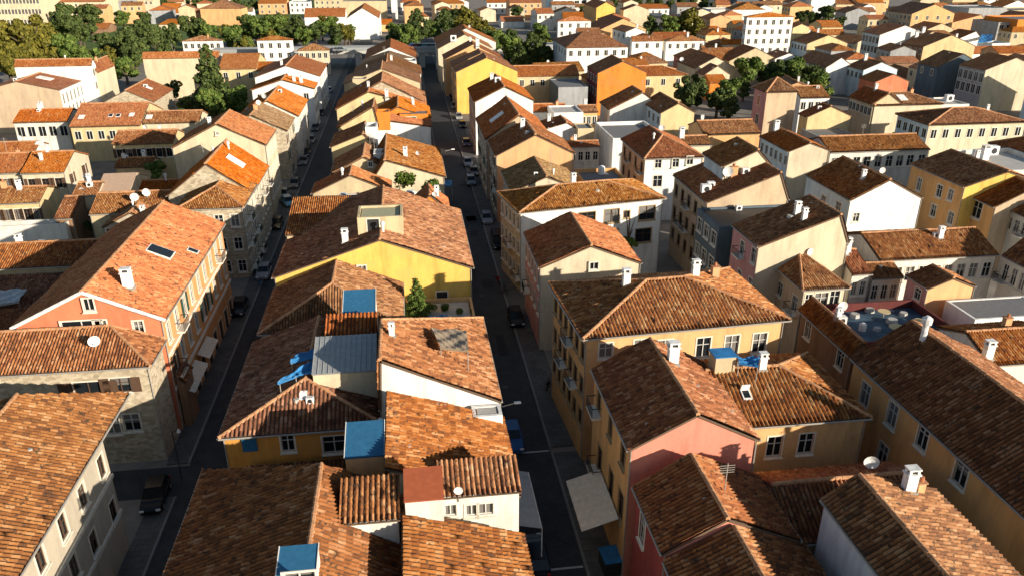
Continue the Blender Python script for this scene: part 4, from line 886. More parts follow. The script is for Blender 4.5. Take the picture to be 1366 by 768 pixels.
BLK('orange and cream block with balconies at the top', (543,14), (562,14), -6, 14, 'peach', 'orange', win='s3x2')
BLK('wide apricot house with orange hip roof behind the trees', (577,24), (620,22), 5, 20, 'ochre', 'orange', win='s6x2', hip=6)
BLK('white house with red roof and blue gable behind the trees', (650,20), (682,19), 4, 16, 'bright', 'orange', win='s4x2')
BLK('small white house with orange roof in the park', (669,38), (699,37), 29, 12, 'bright', 'orange')
BLK('peach block left of the blue-sided office', (681,26), (721,24), 4, 18, 'peach', 'orange', win='s5x2')
BLK('white office block with blue side at the top', (738,20), (782,19), -8, 26, 'bright', None, win='s5x4', walls={'w':'blue'}, ww=3.)
BLK('narrow blue-sided white block at the top', (783,20), (806,19), -6, 20, 'white', None, win='s3x3')
BLK('white pair of houses with red roof before the far wood', (843,23), (890,21), 12, 16, 'bright', 'orange', win='s6x1', walls={'w':'blue'})
BLK('white red-roofed cottage at the edge of the wood', (936,36), (951,35), 25, 12, 'bright', 'orange')
BLK('pale blue cubic house with white roof terrace', (950,32), (978,30), 13, 14, 'white', None, walls={'w':'blue'})
BLK('dark teal glass block at the top right', (985,20), (1022,18), -6, 20, 'slate', None)
BLK('peach apartment block with white balconies at the top right', (1020,20), (1060,18), -2, 18, 'peach', 'orange', win='s6x3')
BLK('slim peach block beside the dark teal glass', (968,18), (986,17), -4, 16, 'pale', None, win='s3x3')
BLK('blue-shaded tower behind the dark trees', (1062,22), (1085,21), -8, 20, 'blue', None)
BLK('white tower behind the dark trees', (1084,24), (1106,22), -8, 20, 'bright', None)
BLK('grey-roofed hall right of the towers', (1118,24), (1146,22), 6, 16, 'sand', 'brown')
BLK('pink ruin-like house at the top right', (1147,24), (1172,22), 4, 14, 'peach', 'orange')
V('long brown-roofed ochre palace with two rows of windows', (1216,19), (1256,16), (1240,6), ('e',1150,15), 'ochre', 'brown', 12., walls={'w':'beige'}, win='s4x2 w6x2')
BLK('white tower house with red hip roof beside the ochre palace', (1243,38), (1271,36), 22, 12, 'cream', 'orange', hip=4, win='s2x1')
V('peach gable with dark slope near the grey block', (1268,31), (1292,27), (1288,20), 16., 'peach', 'red', 7., off=.8)
BLK('blue-grey rendered block with a ledge', (1290,44), (1332,42), 11, 20, 'grey', None)
BLK('beige hall with arches at the right edge', (1330,38), (1400,36), 14, 20, 'sand', None, win='s5x1')
BLK('sand-coloured block with slanted dark roof at the top right', (1274,16), (1316,14), -6, 20, 'sand', 'mixed')
BLK('white block in front of the skyline at the top right', (1316,16), (1346,14), -4, 18, 'bright', None, win='s4x2')
BLK('dark-windowed grey house near the right edge', (1328,66), (1358,64), 30, 16, 'grey', None, win='s4x2', ww=2.4)
BLK('vivid orange wall house at the right edge', (1356,68), (1420,64), 26, 20, 'orange', None)
V('red-roofed cottage with a white gable end near the blue tarpaulin', (1279,52), (1294,49), (1290,42), ('e',1262,48), 'bright', 'red', 6.4, off=.7)
BLK('clay-coloured flat house with cluttered white terrace', (1296,78), (1322,76), 62, 12, 'white', None)
BLK('white chimney-like wall house behind the grand grey house', (1322,84), (1338,82), 58, 8, 'bright', None)
# ------------------------------------------------------------------ setting
def sheet(name, pts, z, mat, kind='structure'):
    m = MB(); m.face([(x, y, z) for x, y in pts], mat); return tag(m.build(name), kind=kind)
M_ground = plain('earth_and_paving', (.20,.175,.145), .95, var=.3, scale=.25)
M_asph = plain('asphalt', (.040,.042,.045), .85, var=.25, scale=.8)
M_side = paved('paving_stone', (.125,.118,.105), (.10,.095,.088), (.055,.052,.048), .9, .6)
M_cob = paved('cobble_setts', (.062,.062,.062), (.045,.047,.05), (.025,.025,.026), .36, .22, .8)
M_kerb = plain('kerb_stone', (.20,.195,.185), .9)
M_paint = plain('road_paint', (.45,.45,.43), .8, var=.2)
M_grass = plain('grass', (.075,.115,.022), .95, var=.4, scale=.3)
sheet('ground', [(-2600,-200),(2600,-200),(2600,3600),(-2600,3600)], 0., M_ground)
sheet('lawn', [(-330,330),(-110,300),(-60,420),(-60,1000),(-700,1000)], .02, M_grass)
def strip(name, x0, x1, y0, y1, z, mat): return sheet(name, [(x0,y0),(x1,y0),(x1,y1),(x0,y1)], z, mat)
strip('road', -19.7, -13.9, -20, 420, .012, M_asph); strip('cobbled_road', 5.4, 10.6, -20, 420, .012, M_cob)
strip('road', -70, -19.7, 52.9, 56.9, .008, M_asph)
def pavement(x0, x1, y0, y1, edge):
    m = MB(); m.box(x0, x1, y0, y1, 0, .13, M_side)
    m.box(*( (x1, x1+.18) if edge == 'e' else (x0-.18, x0) ), y0, y1, 0, .135, M_kerb)
    tag(m.build('pavement'), kind='structure')
pavement(-21.6, -19.9, -20, 52.7, 'e'); pavement(-21.6, -19.9, 57.2, 400, 'e'); pavement(10.8, 13.1, -20, 54.5, 'w'); pavement(10.8, 13.1, 55.4, 400, 'w')
pavement(4.6, 5.3, -20, 400, 'e'); 
rp = random.Random(3); M_patch = plain('tar_patch', (.024,.025,.027), .8, var=.2); M_iron = plain('cast_iron', (.06,.058,.055), .6)
for i in range(16):
    x0 = rp.choice((-18.6, -16.4, 6.2, 8.3)); y0 = rp.uniform(38, 170); m = MB(); w_, l_ = rp.uniform(.8, 1.7), rp.uniform(1.2, 5.)
    m.face([(x0,y0,.017),(x0+w_,y0+.1,.017),(x0+w_-.1,y0+l_,.017),(x0+.05,y0+l_-.1,.017)], M_patch); tag(m.build('road_patch'), kind='structure')
for x0, y0 in ((-16.9,47),(-17.2,64),(-16.8,83),(-17,110),(7.6,47.5),(8.1,66),(7.9,88),(8.,112)):
    m = MB(); m.tube((x0,y0,.013), (x0,y0,.024), .36, .36, M_iron, 16); tag(m.build('manhole_cover'), kind='structure')
m = MB()
for y in (41.2, 55.0): m.box(5.6, 10.5, y-.09, y+.09, .014, .018, M_paint)
tag(m.build('road_markings'), kind='structure')

# ------------------------------------------------------------------ bridge at the head of both streets
br = empty('bridge', (-4, 289, 0)); tag(br, 'flat concrete road bridge crossing the head of both streets', 'bridge')
m = MB(); m.box(-62, 62, -6, 8, 5.2, 6.4, M_conc); m.build('deck', br)
m = MB(); m.box(-62, 62, -6.3, -6.0, 6.4, 7.3, M_metal); m.build('railing', br)
for xx in (-62, -12, -8, 10, 26, 62):
    m = MB(); m.box(xx-1, xx+1, -5, 7, 0, 5.2, M_conc); m.build('pier', br)

# ------------------------------------------------------------------ trees
def leafmat(name, c, tip):
    m, nt, b = newmat(name)
    wp = worldpos(nt); n = noise(nt, wp, .8, 3); w = nd(nt, 'ShaderNodeTexWhiteNoise'); q = nd(nt, 'ShaderNodeVectorMath', operation='SNAP')
    q.inputs[1].default_value = (.6,.6,.6); nt.links.new(wp, q.inputs[0]); nt.links.new(q.outputs[0], w.inputs['Vector'])
    v = math_(nt, 'ADD', math_(nt, 'MULTIPLY', n, .7), math_(nt, 'MULTIPLY', w.outputs['Value'], .4))
    nt.links.new(ramp(nt, v, ((.25, tuple(x*.55 for x in c)), (.55, c), (.85, tip))), b.inputs['Base Color'])
    b.inputs['Roughness'].default_value = .7; b.inputs['Specular IOR Level'].default_value = .15
    return m
LEAF = {'dark': leafmat('dark_foliage', (.05,.075,.02), (.13,.15,.035)), 'olive': leafmat('olive_foliage', (.10,.095,.014), (.22,.175,.025)),
        'green': leafmat('green_foliage', (.075,.12,.022), (.19,.22,.045)), 'palm': leafmat('bright_foliage', (.06,.10,.012), (.17,.20,.035))}
M_bark = plain('bark', (.09,.065,.045), .95)
def crown_mesh(kind, leaf, seed, n=2600):
    """unit crown: radius 1, foot of the crown at z=0; many leaf-clump faces spread through uneven lobes"""
    g = np.random.default_rng(seed); lobes = []
    if kind == 'round':
        for i in range(24):
            a = g.uniform(0, 2*math.pi); r = g.uniform(.1, .82); z = g.uniform(.25, 1.55)*(1.05-.25*r)
            lobes.append((r*math.cos(a), r*math.sin(a), z, g.uniform(.16, .36)))
        lobes.append((0, 0, .85, .42))
    elif kind == 'cone':
        for i in range(30):
            z = (i/30)**.9*3.2; R_ = (1-z/3.5)*.72+.05; a = i*2.4+g.uniform(-.4, .4)
            lobes.append((R_*math.cos(a), R_*math.sin(a), z+.15, (1-z/3.6)*.38+.08))
    elif kind == 'bush':
        for i in range(9):
            a = g.uniform(0, 2*math.pi); r = g.uniform(.1, .6); lobes.append((r*math.cos(a), r*math.sin(a), g.uniform(.3, .75), g.uniform(.3, .45)))
    L = np.array(lobes); w = L[:, 3]**2; idx = g.choice(len(L), n, p=w/w.sum())
    d = g.normal(size=(n, 3)); d /= np.linalg.norm(d, axis=1)[:, None]
    rr = g.uniform(.55, 1.08, n)**.6
    c = L[idx, :3]+d*(L[idx, 3]*rr)[:, None]*np.array((1, 1, .85))
    nn = d+g.normal(0, .55, (n, 3)); nn /= np.linalg.norm(nn, axis=1)[:, None]
    t = np.cross(nn, g.normal(size=(n, 3))); t /= np.linalg.norm(t, axis=1)[:, None]; b = np.cross(nn, t)
    s = g.uniform(.035, .095, n)[:, None]*(1.0 if kind != 'cone' else .9)
    Vv = np.stack((c-t*s-b*s*.6, c+t*s-b*s*.5, c+t*s*.7+b*s*.8, c-t*s*.8+b*s*.6), 1).reshape(-1, 3)
    m = MB(); m.grid(Vv, np.arange(n*4).reshape(n, 4), np.zeros((n*4, 2)), LEAF[leaf]); me = m.mesh('crown')
    return me
def trunk_mesh(h, seed):
    rnd = random.Random(seed); m = MB(); m.tube((0, 0, -h), (0, 0, .25), .13, .09, M_bark, 7); m.tube((0, 0, .25), (.05, .03, .9), .09, .04, M_bark, 6)
    for i in range(6):
        a = i*1.05+rnd.uniform(-.3, .3); m.tube((0, 0, rnd.uniform(-.05, .5)), (.55*math.cos(a), .55*math.sin(a), rnd.uniform(.6, 1.3)), .05, .015, M_bark, 5)
    return m.mesh('trunk')
TREES = []; CM = {}; TM = [trunk_mesh(.9, i) for i in range(3)]
def tree(label, px, py, rpx, leaf='dark', kind='round', zc=None, group='broadleaf trees around the old town', zb=0., cat='tree', name='tree', sz=1.):
    """px, py: picture of the crown's middle; rpx: its half width; the crown stands at a real height over the ground"""
    z = zc if zc is not None else 6.
    for _ in range(12):
        x, y = P(px, py, z); dz = math.hypot(x, y); dep = AX.T[2] @ np.array((x, y, z-H)); r = rpx*dep/F
        if zc is None: z = .5*z+.5*(zb+(.55*r+.95*r if kind == 'round' else 1.7*r if kind == 'cone' else .55*r))
    n = {'round': 3600, 'cone': 4200, 'bush': 900}[kind]
    if rpx > 22: n = int(n*1.7)
    k = (kind, leaf, random.randrange(3), n)
    if k not in CM: CM[k] = crown_mesh(kind, leaf, k[2]+len(CM)*17+3, n)
    foot = {'round': z-.95*r, 'cone': z-1.7*r, 'bush': z-.55*r}[kind]
    TREES.append((x, y, r))
    root = empty(name, (x, y, zb), random.uniform(0, 6.28)); tag(root, label, cat, group)
    c = link('crown', CM[k], root, (0, 0, max(0., foot-zb))); c.scale = (r, r, r*sz)
    if kind != 'bush':
        t = link('trunk', random.choice(TM), root, (0, 0, max(0., foot-zb)))
        t.scale = (r, r, max(r, (foot-zb+.3)/.9)) if kind == 'round' else (r, r, r)
    return root
T = tree
T('huge olive-yellow tree at the left edge', 38, 48, 38, 'olive'); T('olive tree cut by the left edge below the huge one', 8, 78, 26, 'olive'); T('olive tree beneath the huge olive-yellow one', 48, 76, 18, 'olive')
T('wide dark pine behind the white flue', 88, 26, 24, 'dark'); T('second dark pine joined to the wide one', 118, 22, 22, 'dark'); T('dark pine over the rust-roofed shed', 103, 38, 16, 'dark')
T('fresh green tree right of the white flue', 88, 66, 24, 'green'); T('green tree above the church-like hall', 112, 72, 20, 'green'); T('olive bush tree right of the church-like hall', 142, 74, 16, 'olive'); T('light green tree beside the cream annex wall', 166, 88, 17, 'green')
T('shaded tree between cream annex and blank hall', 178, 72, 16, 'dark'); T('broad dark tree left of the blank hall', 170, 56, 24, 'dark'); T('dark tree left of the small white villa', 205, 50, 22, 'dark'); T('dark tree under the rust-roofed shed', 140, 56, 17, 'dark')
T('dark tree behind the small white villa', 228, 45, 16, 'dark'); T('round dark tree below the long white building', 258, 33, 19, 'dark'); T('dark tree right of the orange hip cottage', 275, 42, 14, 'green'); T('sunny green tree on the lawn', 312, 48, 18, 'green'); T('olive tree at the lawn edge', 324, 62, 14, 'olive')
T('bright green tree near the white shed', 340, 34, 19, 'green'); T('dark tree beside the white shed', 328, 28, 12, 'dark'); T('green tree below the apricot house', 366, 34, 18, 'green'); T('dark tree behind the shuttered villa', 385, 45, 15, 'dark'); T('bush-like tree between shuttered villa and bridge', 404, 48, 14, 'green')
T('dark tree left of the plain white gable', 420, 42, 14, 'dark'); T('green tree at the foot of the plain white gable', 448, 47, 14, 'dark'); T('dark tree beside the pink-balconied house', 396, 30, 12, 'dark')
T('tall pointed conifer before the blank cream hall', 280, 106, 27, 'dark', 'cone'); T('round tree right of the tall conifer', 310, 130, 22, 'green'); T('low tree in front of the tall conifer', 283, 138, 23, 'green'); T('dark little tree left of the tall conifer', 228, 118, 15, 'dark'); T('shaded tree behind the tall conifer', 252, 138, 18, 'dark')
T('bush tree in the corner of the shuttered cottage', 208, 226, 15, 'green', zc=3.4); T('small dark tree by the steep barn', 122, 300, 9, 'dark', zc=4.)
T('green tree above the bridge parapet', 540, 46, 18, 'green'); T('tall green tree above the bridge', 558, 38, 17, 'dark'); T('dark tree before the orange and cream block', 555, 22, 12, 'dark'); T('dark tree left of the apricot hip roof', 592, 26, 16, 'dark'); T('dark tree in front of the apricot hip roof', 607, 22, 14, 'dark')
T('olive tree over the bridge end', 580, 36, 14, 'green'); T('large olive-green tree above the orange-roofed pair', 625, 26, 22, 'olive'); T('olive tree right of the large olive-green one', 645, 38, 17, 'olive'); T('green tree beside the small white park house', 662, 52, 17, 'green')
T('round park tree nearest the lemon-yellow gable', 678, 62, 20, 'green'); T('deep green park tree left of the seven-window house', 706, 66, 22, 'dark'); T('park tree under the peach block', 722, 42, 16, 'green'); T('shaded park tree beside the blue wall', 728, 74, 16, 'dark'); T('park tree at the brown-roofed wing', 694, 80, 15, 'dark'); T('small tree beside the white cube villa', 708, 52, 12, 'dark')
T('dark tree behind the white red-roofed park house', 690, 16, 11, 'dark'); T('tree before the white office block', 781, 14, 9, 'green'); T('little tree next to the yellow hall', 796, 30, 7, 'green')
T('large golden-olive tree in the far quarter', 918, 25, 19, 'olive'); T('green tree left of the golden-olive one', 890, 32, 17, 'green'); T('dark tree at the apricot gable', 868, 32, 13, 'dark'); T('olive tree right of the golden-olive one', 931, 38, 14, 'olive'); T('dark tree at the foot of the golden-olive one', 858, 22, 9, 'dark')
T('big dark tree beside the yellow hip-roofed house', 920, 118, 24, 'dark'); T('dark tree left of the beige tower', 958, 130, 19, 'dark'); T('green-lit tree touching the beige tower', 975, 118, 17, 'green'); T('tree behind the big dark one', 936, 104, 15, 'dark'); T('shaded tree at the tower foot', 975, 142, 16, 'dark')
T('broad green tree above the tower roof', 1000, 93, 22, 'green'); T('dark tree above the tower roof', 1025, 98, 17, 'dark'); T('green tree right of the tower roof', 1062, 94, 22, 'green'); T('dark tree before the double red roof', 1085, 98, 20, 'dark'); T('tree between tower and double red roof', 1042, 102, 15, 'green'); T('dark tree right of the double red roof', 1096, 108, 12, 'dark')
T('tall dark tree before the white tower', 1103, 18, 14, 'dark'); T('dark tree left of the tall one by the towers', 1086, 22, 11, 'dark'); T('round dark tree beside the peach apartments', 1070, 20, 10, 'dark'); T('dark tree before the grey-roofed hall', 1120, 28, 9, 'dark')
T('dark fir beside the mustard house', 1190, 202, 15, 'dark', 'cone'); T('low dark tree below the mustard house', 1178, 216, 11, 'dark'); T('garden tree beside the white hip-roofed house', 838, 326, 13, 'green', zc=5.5)
rt = random.Random(5)
for poly, n, lab, grp in ((((-10,12),(215,22),(205,78),(120,82),(-10,98)), 26, 'tree in the green mass behind the long white hall', 'trees massed behind the long white hall'),
                          (((300,20),(470,30),(470,52),(395,50),(300,66)), 26, 'tree in the green belt left of the plain white gable', 'trees of the green belt'),
                          (((520,30),(660,40),(735,62),(735,88),(690,92),(640,52),(520,58)), 28, 'tree in the park strip above the bridge', 'trees of the park strip'),
                          (((905,98),(990,92),(1105,88),(1110,112),(985,150),(905,132)), 12, 'dark tree in the grove around the beige tower', 'trees of the tower grove')):
    xs = [p[0] for p in poly]; ys = [p[1] for p in poly]; got = 0
    while got < n:
        px, py = rt.uniform(min(xs), max(xs)), rt.uniform(min(ys), max(ys)); ins = False
        for i in range(len(poly)):
            (x1_, y1_), (x2_, y2_) = poly[i], poly[i-1]
            if (y1_ > py) != (y2_ > py) and px < (x2_-x1_)*(py-y1_)/(y2_-y1_)+x1_: ins = not ins
        if not ins: continue
        got += 1; wx_, wy_ = P(px, py, 5.)
        if any(abs(wx_-h[0].location.x) < h[3]+1.5 and abs(wy_-h[0].location.y) < h[4]+1.5 for h in HOUSES): continue
        T(lab, px, py, rt.uniform(10, 18)*(.6+.42*py/90), rt.choice(('dark','dark','green','olive') if 'grove' not in lab else ('dark','dark','green')), group=grp)
# far wood on the slope at the top
for i, (px, py) in enumerate([(262,4),(274,6),(288,3),(300,7),(314,4),(326,8),(338,4),(247,3),(232,8),(222,2)]): T('pine of the far wood above the white modern buildings', px, py, 9, 'dark', group='pines of the far wood, top left')
for i, (px, py) in enumerate([(835,4),(850,2),(866,5),(880,3),(896,6),(910,2),(925,6),(940,4),(955,9),(820,2)]): T('pine of the far wood above the golden-olive tree', px, py, 9, 'dark', group='pines of the far wood, top middle')
# terrace plants
T('tall bushy shrub on the terrace under the yellow gable', 556, 397, 17, 'green', 'cone', zb=6.2, cat='shrub', name='shrub', group='terrace plants', sz=1.0)
for lab, px, py, r in [('leafy shrub at the left of the blue terrace sheet', 545, 414, 13), ('shrub on the terrace beside the arched door', 572, 410, 13), ('low shrub on the terrace below the arched door', 592, 410, 10), ('right-hand shrub on the terrace wall', 612, 415, 8), ('small round shrub at the terrace corner by the street', 630, 415, 6)]:
    T(lab, px, py, r, 'palm', 'bush', zb=6.2, cat='shrub', name='shrub', group='terrace plants')
for lab, px, py, r in [('palm-like bush on the roof terrace nearest the white-walled house', 537, 241, 22), ('palm-like bush hanging over the cobbled street', 575, 248, 22)]:
    T(lab, px, py, r, 'palm', 'bush', zb=8.8, cat='shrub', name='shrub', group='terrace plants')

# ------------------------------------------------------------------ small houses filling the far quarters, each placed on free ground beside a named neighbour
FOOT = [(h[0].location.x, h[0].location.y, h[3], h[4]) for h in HOUSES]
def free(x, y, r):
    if -24 < x < 15 and y < 330: return False
    if y < 330 and 15 < x < 40: return False
    return all(math.hypot(x-a, y-b) > r+math.hypot(c, d)*.74 for a, b, c, d in FOOT) and all(math.hypot(x-a, y-b) > r+c*.6 for a, b, c in TREES)
CN = [('cream','cream'),('white','bright'),('pale yellow','lemon'),('sand-coloured','sand'),('white','white'),('ochre','ochre'),('peach','peach'),('light grey','grey'),('cream','pale')]
used = set(); rf = random.Random(11); nf = 0
NB = [(h[0].location.x, h[0].location.y, h[1]) for h in HOUSES if len(h[1].split()) <= 9]
for k in range(14000):
    px, py = rf.uniform(-10, 1376), 2+rf.random()**1.3*118
    if py > 62 and (px < 680): continue
    if px < 345 and py > 20 or 300 < px < 530 and py < 75 or 520 < px < 745 and 24 < py < 92: continue
    x, y = P(px, py, 5.5)
    if y > 640: continue
    wd, dp = rf.choice((9, 12, 15, 19, 23))*rf.uniform(.9, 1.1), rf.uniform(8.5, 14)
    if not free(x, y, .62*math.hypot(wd, dp)): continue
    best = None
    for a, b, lab in sorted(NB, key=lambda q: math.hypot(q[0]-x, q[1]-y))[:6]:
        p1 = pix(x, y, 6); p2 = pix(a, b, 6); dx, dy = p1[0]-p2[0], p1[1]-p2[1]
        if math.hypot(dx, dy*2) > 110: continue
        rel = ('left of' if dx < 0 else 'right of') if abs(dx) > 1.6*abs(dy) else ('behind' if dy < 0 else 'in front of')
        if (rel, lab) not in used: best = (rel, lab); break
    if best is None: continue
    used.add(best); cn, wk = rf.choice(CN); ze = rf.uniform(5., 9.5); rk = rf.choice(['red','orange','orange','brown','mixed'])
    rot = R(rf.uniform(-9, 9)); c, s = math.cos(-rot), math.sin(-rot); lx, ly = x*c-y*s, x*s+y*c
    ax = rf.choice('VU'); hp = rf.choice((0, 0, 3.))
    house('%s house %s the %s' % (cn, best[0], best[1]), lx-wd/2, lx+wd/2, ly-dp/2, ly+dp/2, ze, ze+(wd if ax == 'V' else dp)*.18, ax, wk, rk, rot=rot, win=('w3x1 s3x1' if ax == 'U' else 'w3x1'), hn=hp, hf=hp)
    FOOT.append((x, y, wd/2, dp/2)); nf += 1
    if nf > 170: break
print('FILL', nf)

# ------------------------------------------------------------------ cars
def car_proto(kind, paint):
    root = empty('car', (0, 0, 0)); L, W = (4.2, 1.74) if kind != 'van' else (4.7, 1.9); hb, hr = (.86, 1.44) if kind != 'van' else (1.1, 2.0)
    m = MB(); N = 12                                                   # lofted body: rounded plan, raised bonnet line
    ys = np.linspace(-L/2, L/2, 13); secs = []
    for y in ys:
        t = abs(y)/(L/2); w = W/2*(1-.16*t**5-.03*t**2); top = hb*(1-.20*t**4) - (.06 if y < -L*.28 else 0)
        secs.append([(-w*.92, y, .22+.1*t**6), (-w, y, .5), (-w*.97, y, top-.10), (-w*.86, y, top), (w*.86, y, top), (w*.97, y, top-.10), (w, y, .5), (w*.92, y, .22+.1*t**6)])
    for a, b in zip(secs[:-1], secs[1:]):
        for i in range(8): j = (i+1) % 8; m.face((a[i], a[j], b[j], b[i]), paint)
    m.face(secs[0][::-1], paint); m.face(secs[-1], paint); body = m.build('body', root, smooth=True)
    y0, y1 = (-L*.20, L*.42) if kind != 'van' else (-L*.30, L*.48)
    bw, tw = W/2*.87, W/2*.70
    g = MB(); f0, f1 = y0+.62, y1-(.45 if kind != 'van' else .12)
    B_ = [(-bw, y0, hb-.04), (bw, y0, hb-.04), (bw, y1, hb-.04), (-bw, y1, hb-.04)]; T_ = [(-tw, f0, hr-.04), (tw, f0, hr-.04), (tw, f1, hr-.04), (-tw, f1, hr-.04)]
    for i in range(4): j = (i+1) % 4; g.face((B_[i], B_[j], T_[j], T_[i]), M_glass)
    g.build('windows', root)
    m = MB(); m.box(-tw-.02, tw+.02, f0-.03, f1+.03, hr-.05, hr, paint)
    for i in range(4):
        m.tube(B_[i], T_[i], .045, .04, paint, 5)
    for s in (-1, 1): ym = (f0+f1)/2+.1; m.tube((s*bw, ym, hb-.04), (s*tw, ym, hr-.04), .035, .035, paint, 5)
    m.build('cabin_roof', root)
    for sx in (-1, 1):
        for yy in (-L*.31, L*.30):
            m = MB(); m.tube((sx*(W/2-.22), yy, .31), (sx*(W/2-.01), yy, .31), .31, .31, M_dark, 14); w = m.build('wheel', root)
            m = MB(); m.tube((sx*(W/2-.02), yy, .31), (sx*(W/2+.005), yy, .31), .19, .17, M_metal, 10); m.build('rim', w)
        m = MB(); m.box(sx*W*.34-.16, sx*W*.34+.16, -L/2-.015, -L/2+.1, .55, .68, M_white); m.build('headlight', root)
        m = MB(); m.box(sx*W*.36-.12, sx*W*.36+.12, L/2-.1, L/2+.015, .58, .74, M_red); m.build('taillight', root)
    return root
M_red = plain('red_lens', (.35,.02,.015), .3)
PAINT = {k: plain('car_paint_'+k, c, .25, var=.03) for k, c in dict(black=(.012,.012,.014), white=(.27,.27,.27), silver=(.17,.18,.19), blue=(.03,.10,.26), grey=(.09,.095,.10), teal=(.12,.28,.36), red=(.30,.03,.025)).items()}
PROTO = {}
def car(label, px, py, col, kind='car', rot=0., z=0.):
    x, y = P(px, py, z+.7); k = (col, kind)
    if k not in PROTO: PROTO[k] = o = car_proto(kind, PAINT[col])
    else: o = copy_tree(PROTO[k])
    o.location = (x, y, z+(.0)); o.rotation_euler = (0, 0, R(rot)); tag(o, label, 'car' if kind == 'car' else 'van', 'cars parked along the streets')
car('blue car parked under the street lamp beside the tiled eaves', 683, 580, 'blue'); car('black car with blue windscreen under the grey awning', 714, 738, 'black', rot=180)
car('black car parked on the pavement by the ochre palazzo', 688, 421, 'black'); car('black van at the kerb below the mossy-roofed house', 664, 322, 'black', 'van'); car('white car parked before the black van', 649, 290, 'white')
car('silver car by the rows of stone fronts, nearer of two', 628, 240, 'silver'); car('white car behind the nearer silver one', 624, 216, 'white'); car('dark car further up behind the white one', 632, 228, 'grey', z=0.)
for i, (px, py, c, lab) in enumerate([(612,155,'white','white car beside a dark one, mid cobbled street'),(617,166,'black','dark car in front of a white one, mid cobbled street'),(606,141,'silver','silver car near the tall white gable front'),(603,130,'black','black car near the lemon-yellow gable'),(600,120,'white','white car below the lemon-yellow gable'),(597,112,'grey','grey car below the maroon-roofed house'),(594,103,'silver','silver car below the dormered ochre gable'),(591,95,'black','black car near the bridge on the right'),(588,88,'white','white car in the last row before the bridge on the right'),(622,190,'grey','grey car by the orange gable front')]):
    car(lab, px, py, c)
car('black car on the left pavement near the bottom', 207, 657, 'black', rot=4); car('dark car near the side street corner', 319, 408, 'black'); car('small white car before the stone corner house', 352, 361, 'white')
car('light blue car nosing into the left street', 384, 268, 'teal', rot=20); car('black car at the kerb of the left street under the orange roof', 369, 297, 'black'); car('white car behind the light blue one', 378, 258, 'white'); car('dark car across from the pale gable', 393, 244, 'grey')
for lab, px, py, c in [('silver car half way up the left street', 405, 214, 'silver'),('black car half way up the left street', 408, 203, 'black'),('white car beneath the mossy-roofed front', 415, 186, 'white'),('grey car beneath the half-grey roof', 421, 170, 'grey'),('black car up the left street by the small-windowed white gable', 428, 150, 'black'),('silver car far up the left street', 432, 135, 'silver'),('white car before the bridge on the left', 439, 120, 'white')]: car(lab, px, py, c)
car('dark van parked at the side street mouth', 180, 586, 'black', 'van', rot=90)
for i, c in enumerate(['white','silver','blue','red','black','teal','grey','white']):
    car('%s car parked on the bridge' % ['white','silver','blue','red','black','pale teal','grey','second white'][i], 452+i*4 if i < 2 else 540+i*6, 66 if i < 2 else 61, c, rot=90, z=6.4)
# scooters on the pavements
def scooter_proto(mat):
    o = empty('scooter', (0,0,0))
    for y in (-.62,.62): m = MB(); m.tube((-.05,y,.22), (.05,y,.22), .22, .22, M_dark, 12); m.build('wheel', o)
    m = MB(); m.tube((0,.75,.45), (0,.05,.5), .16, .20, mat, 8); m.tube((0,.05,.32), (0,-.42,.30), .13, .12, mat, 8); m.tube((0,-.42,.28), (0,-.52,.85), .15, .10, mat, 8); m.build('body', o)
    m = MB(); m.box(-.14,.14,.0,.72,.64,.76,M_dark); m.build('seat', o)
    m = MB(); m.tube((-.32,-.5,.98), (.32,-.5,.98), .025, .025, M_dark, 6); m.tube((0,-.66,.3), (0,-.5,.98), .03, .03, M_gutter, 6); m.build('handlebar', o)
    return o
SCP = {}
for lab, px, py, c in (('teal scooter beside the shop front of the salmon house', 303, 402, 'teal'), ('black scooter on the pavement under the nearer shop awning', 283, 468, 'black'), ('grey scooter standing alone near the side street mouth', 256, 549, 'grey'), ('blue scooter before the stone corner house', 347, 377, 'blue'), ('black scooter at the foot of the ochre palazzo', 731, 512, 'black'), ('dark scooter along the wall of the cream gable house', 672, 385, 'grey'), ('red scooter by the white hip-roofed house', 664, 372, 'red')):
    if c not in SCP: SCP[c] = o = scooter_proto(PAINT[c])
    else: o = copy_tree(SCP[c])
    o.location = (*P(px, py, .5), .13); o.rotation_euler = (0, 0, R(rt.uniform(-30, 30))); tag(o, lab, 'scooter', 'scooters on the pavements')
# blue-lidded skip at the kerb
sk = empty('waste_skip', (*P(818,748,.8), .13), R(4)); tag(sk, 'dark waste container with flat blue lid under the white awning', 'container')
m = MB(); m.box(-.8,.8,-.75,.75,.12,1.25,M_dark); m.build('body', sk)
m = MB(); m.box(-.86,.86,-.82,.82,1.25,1.36,M_blue); m.build('lid', sk)
for sx in (-.6, .6):
    for sy in (-.55, .55): m = MB(); m.tube((sx-.05, sy, .08), (sx+.05, sy, .08), .1, .1, M_dark, 8); m.build('wheel', sk)

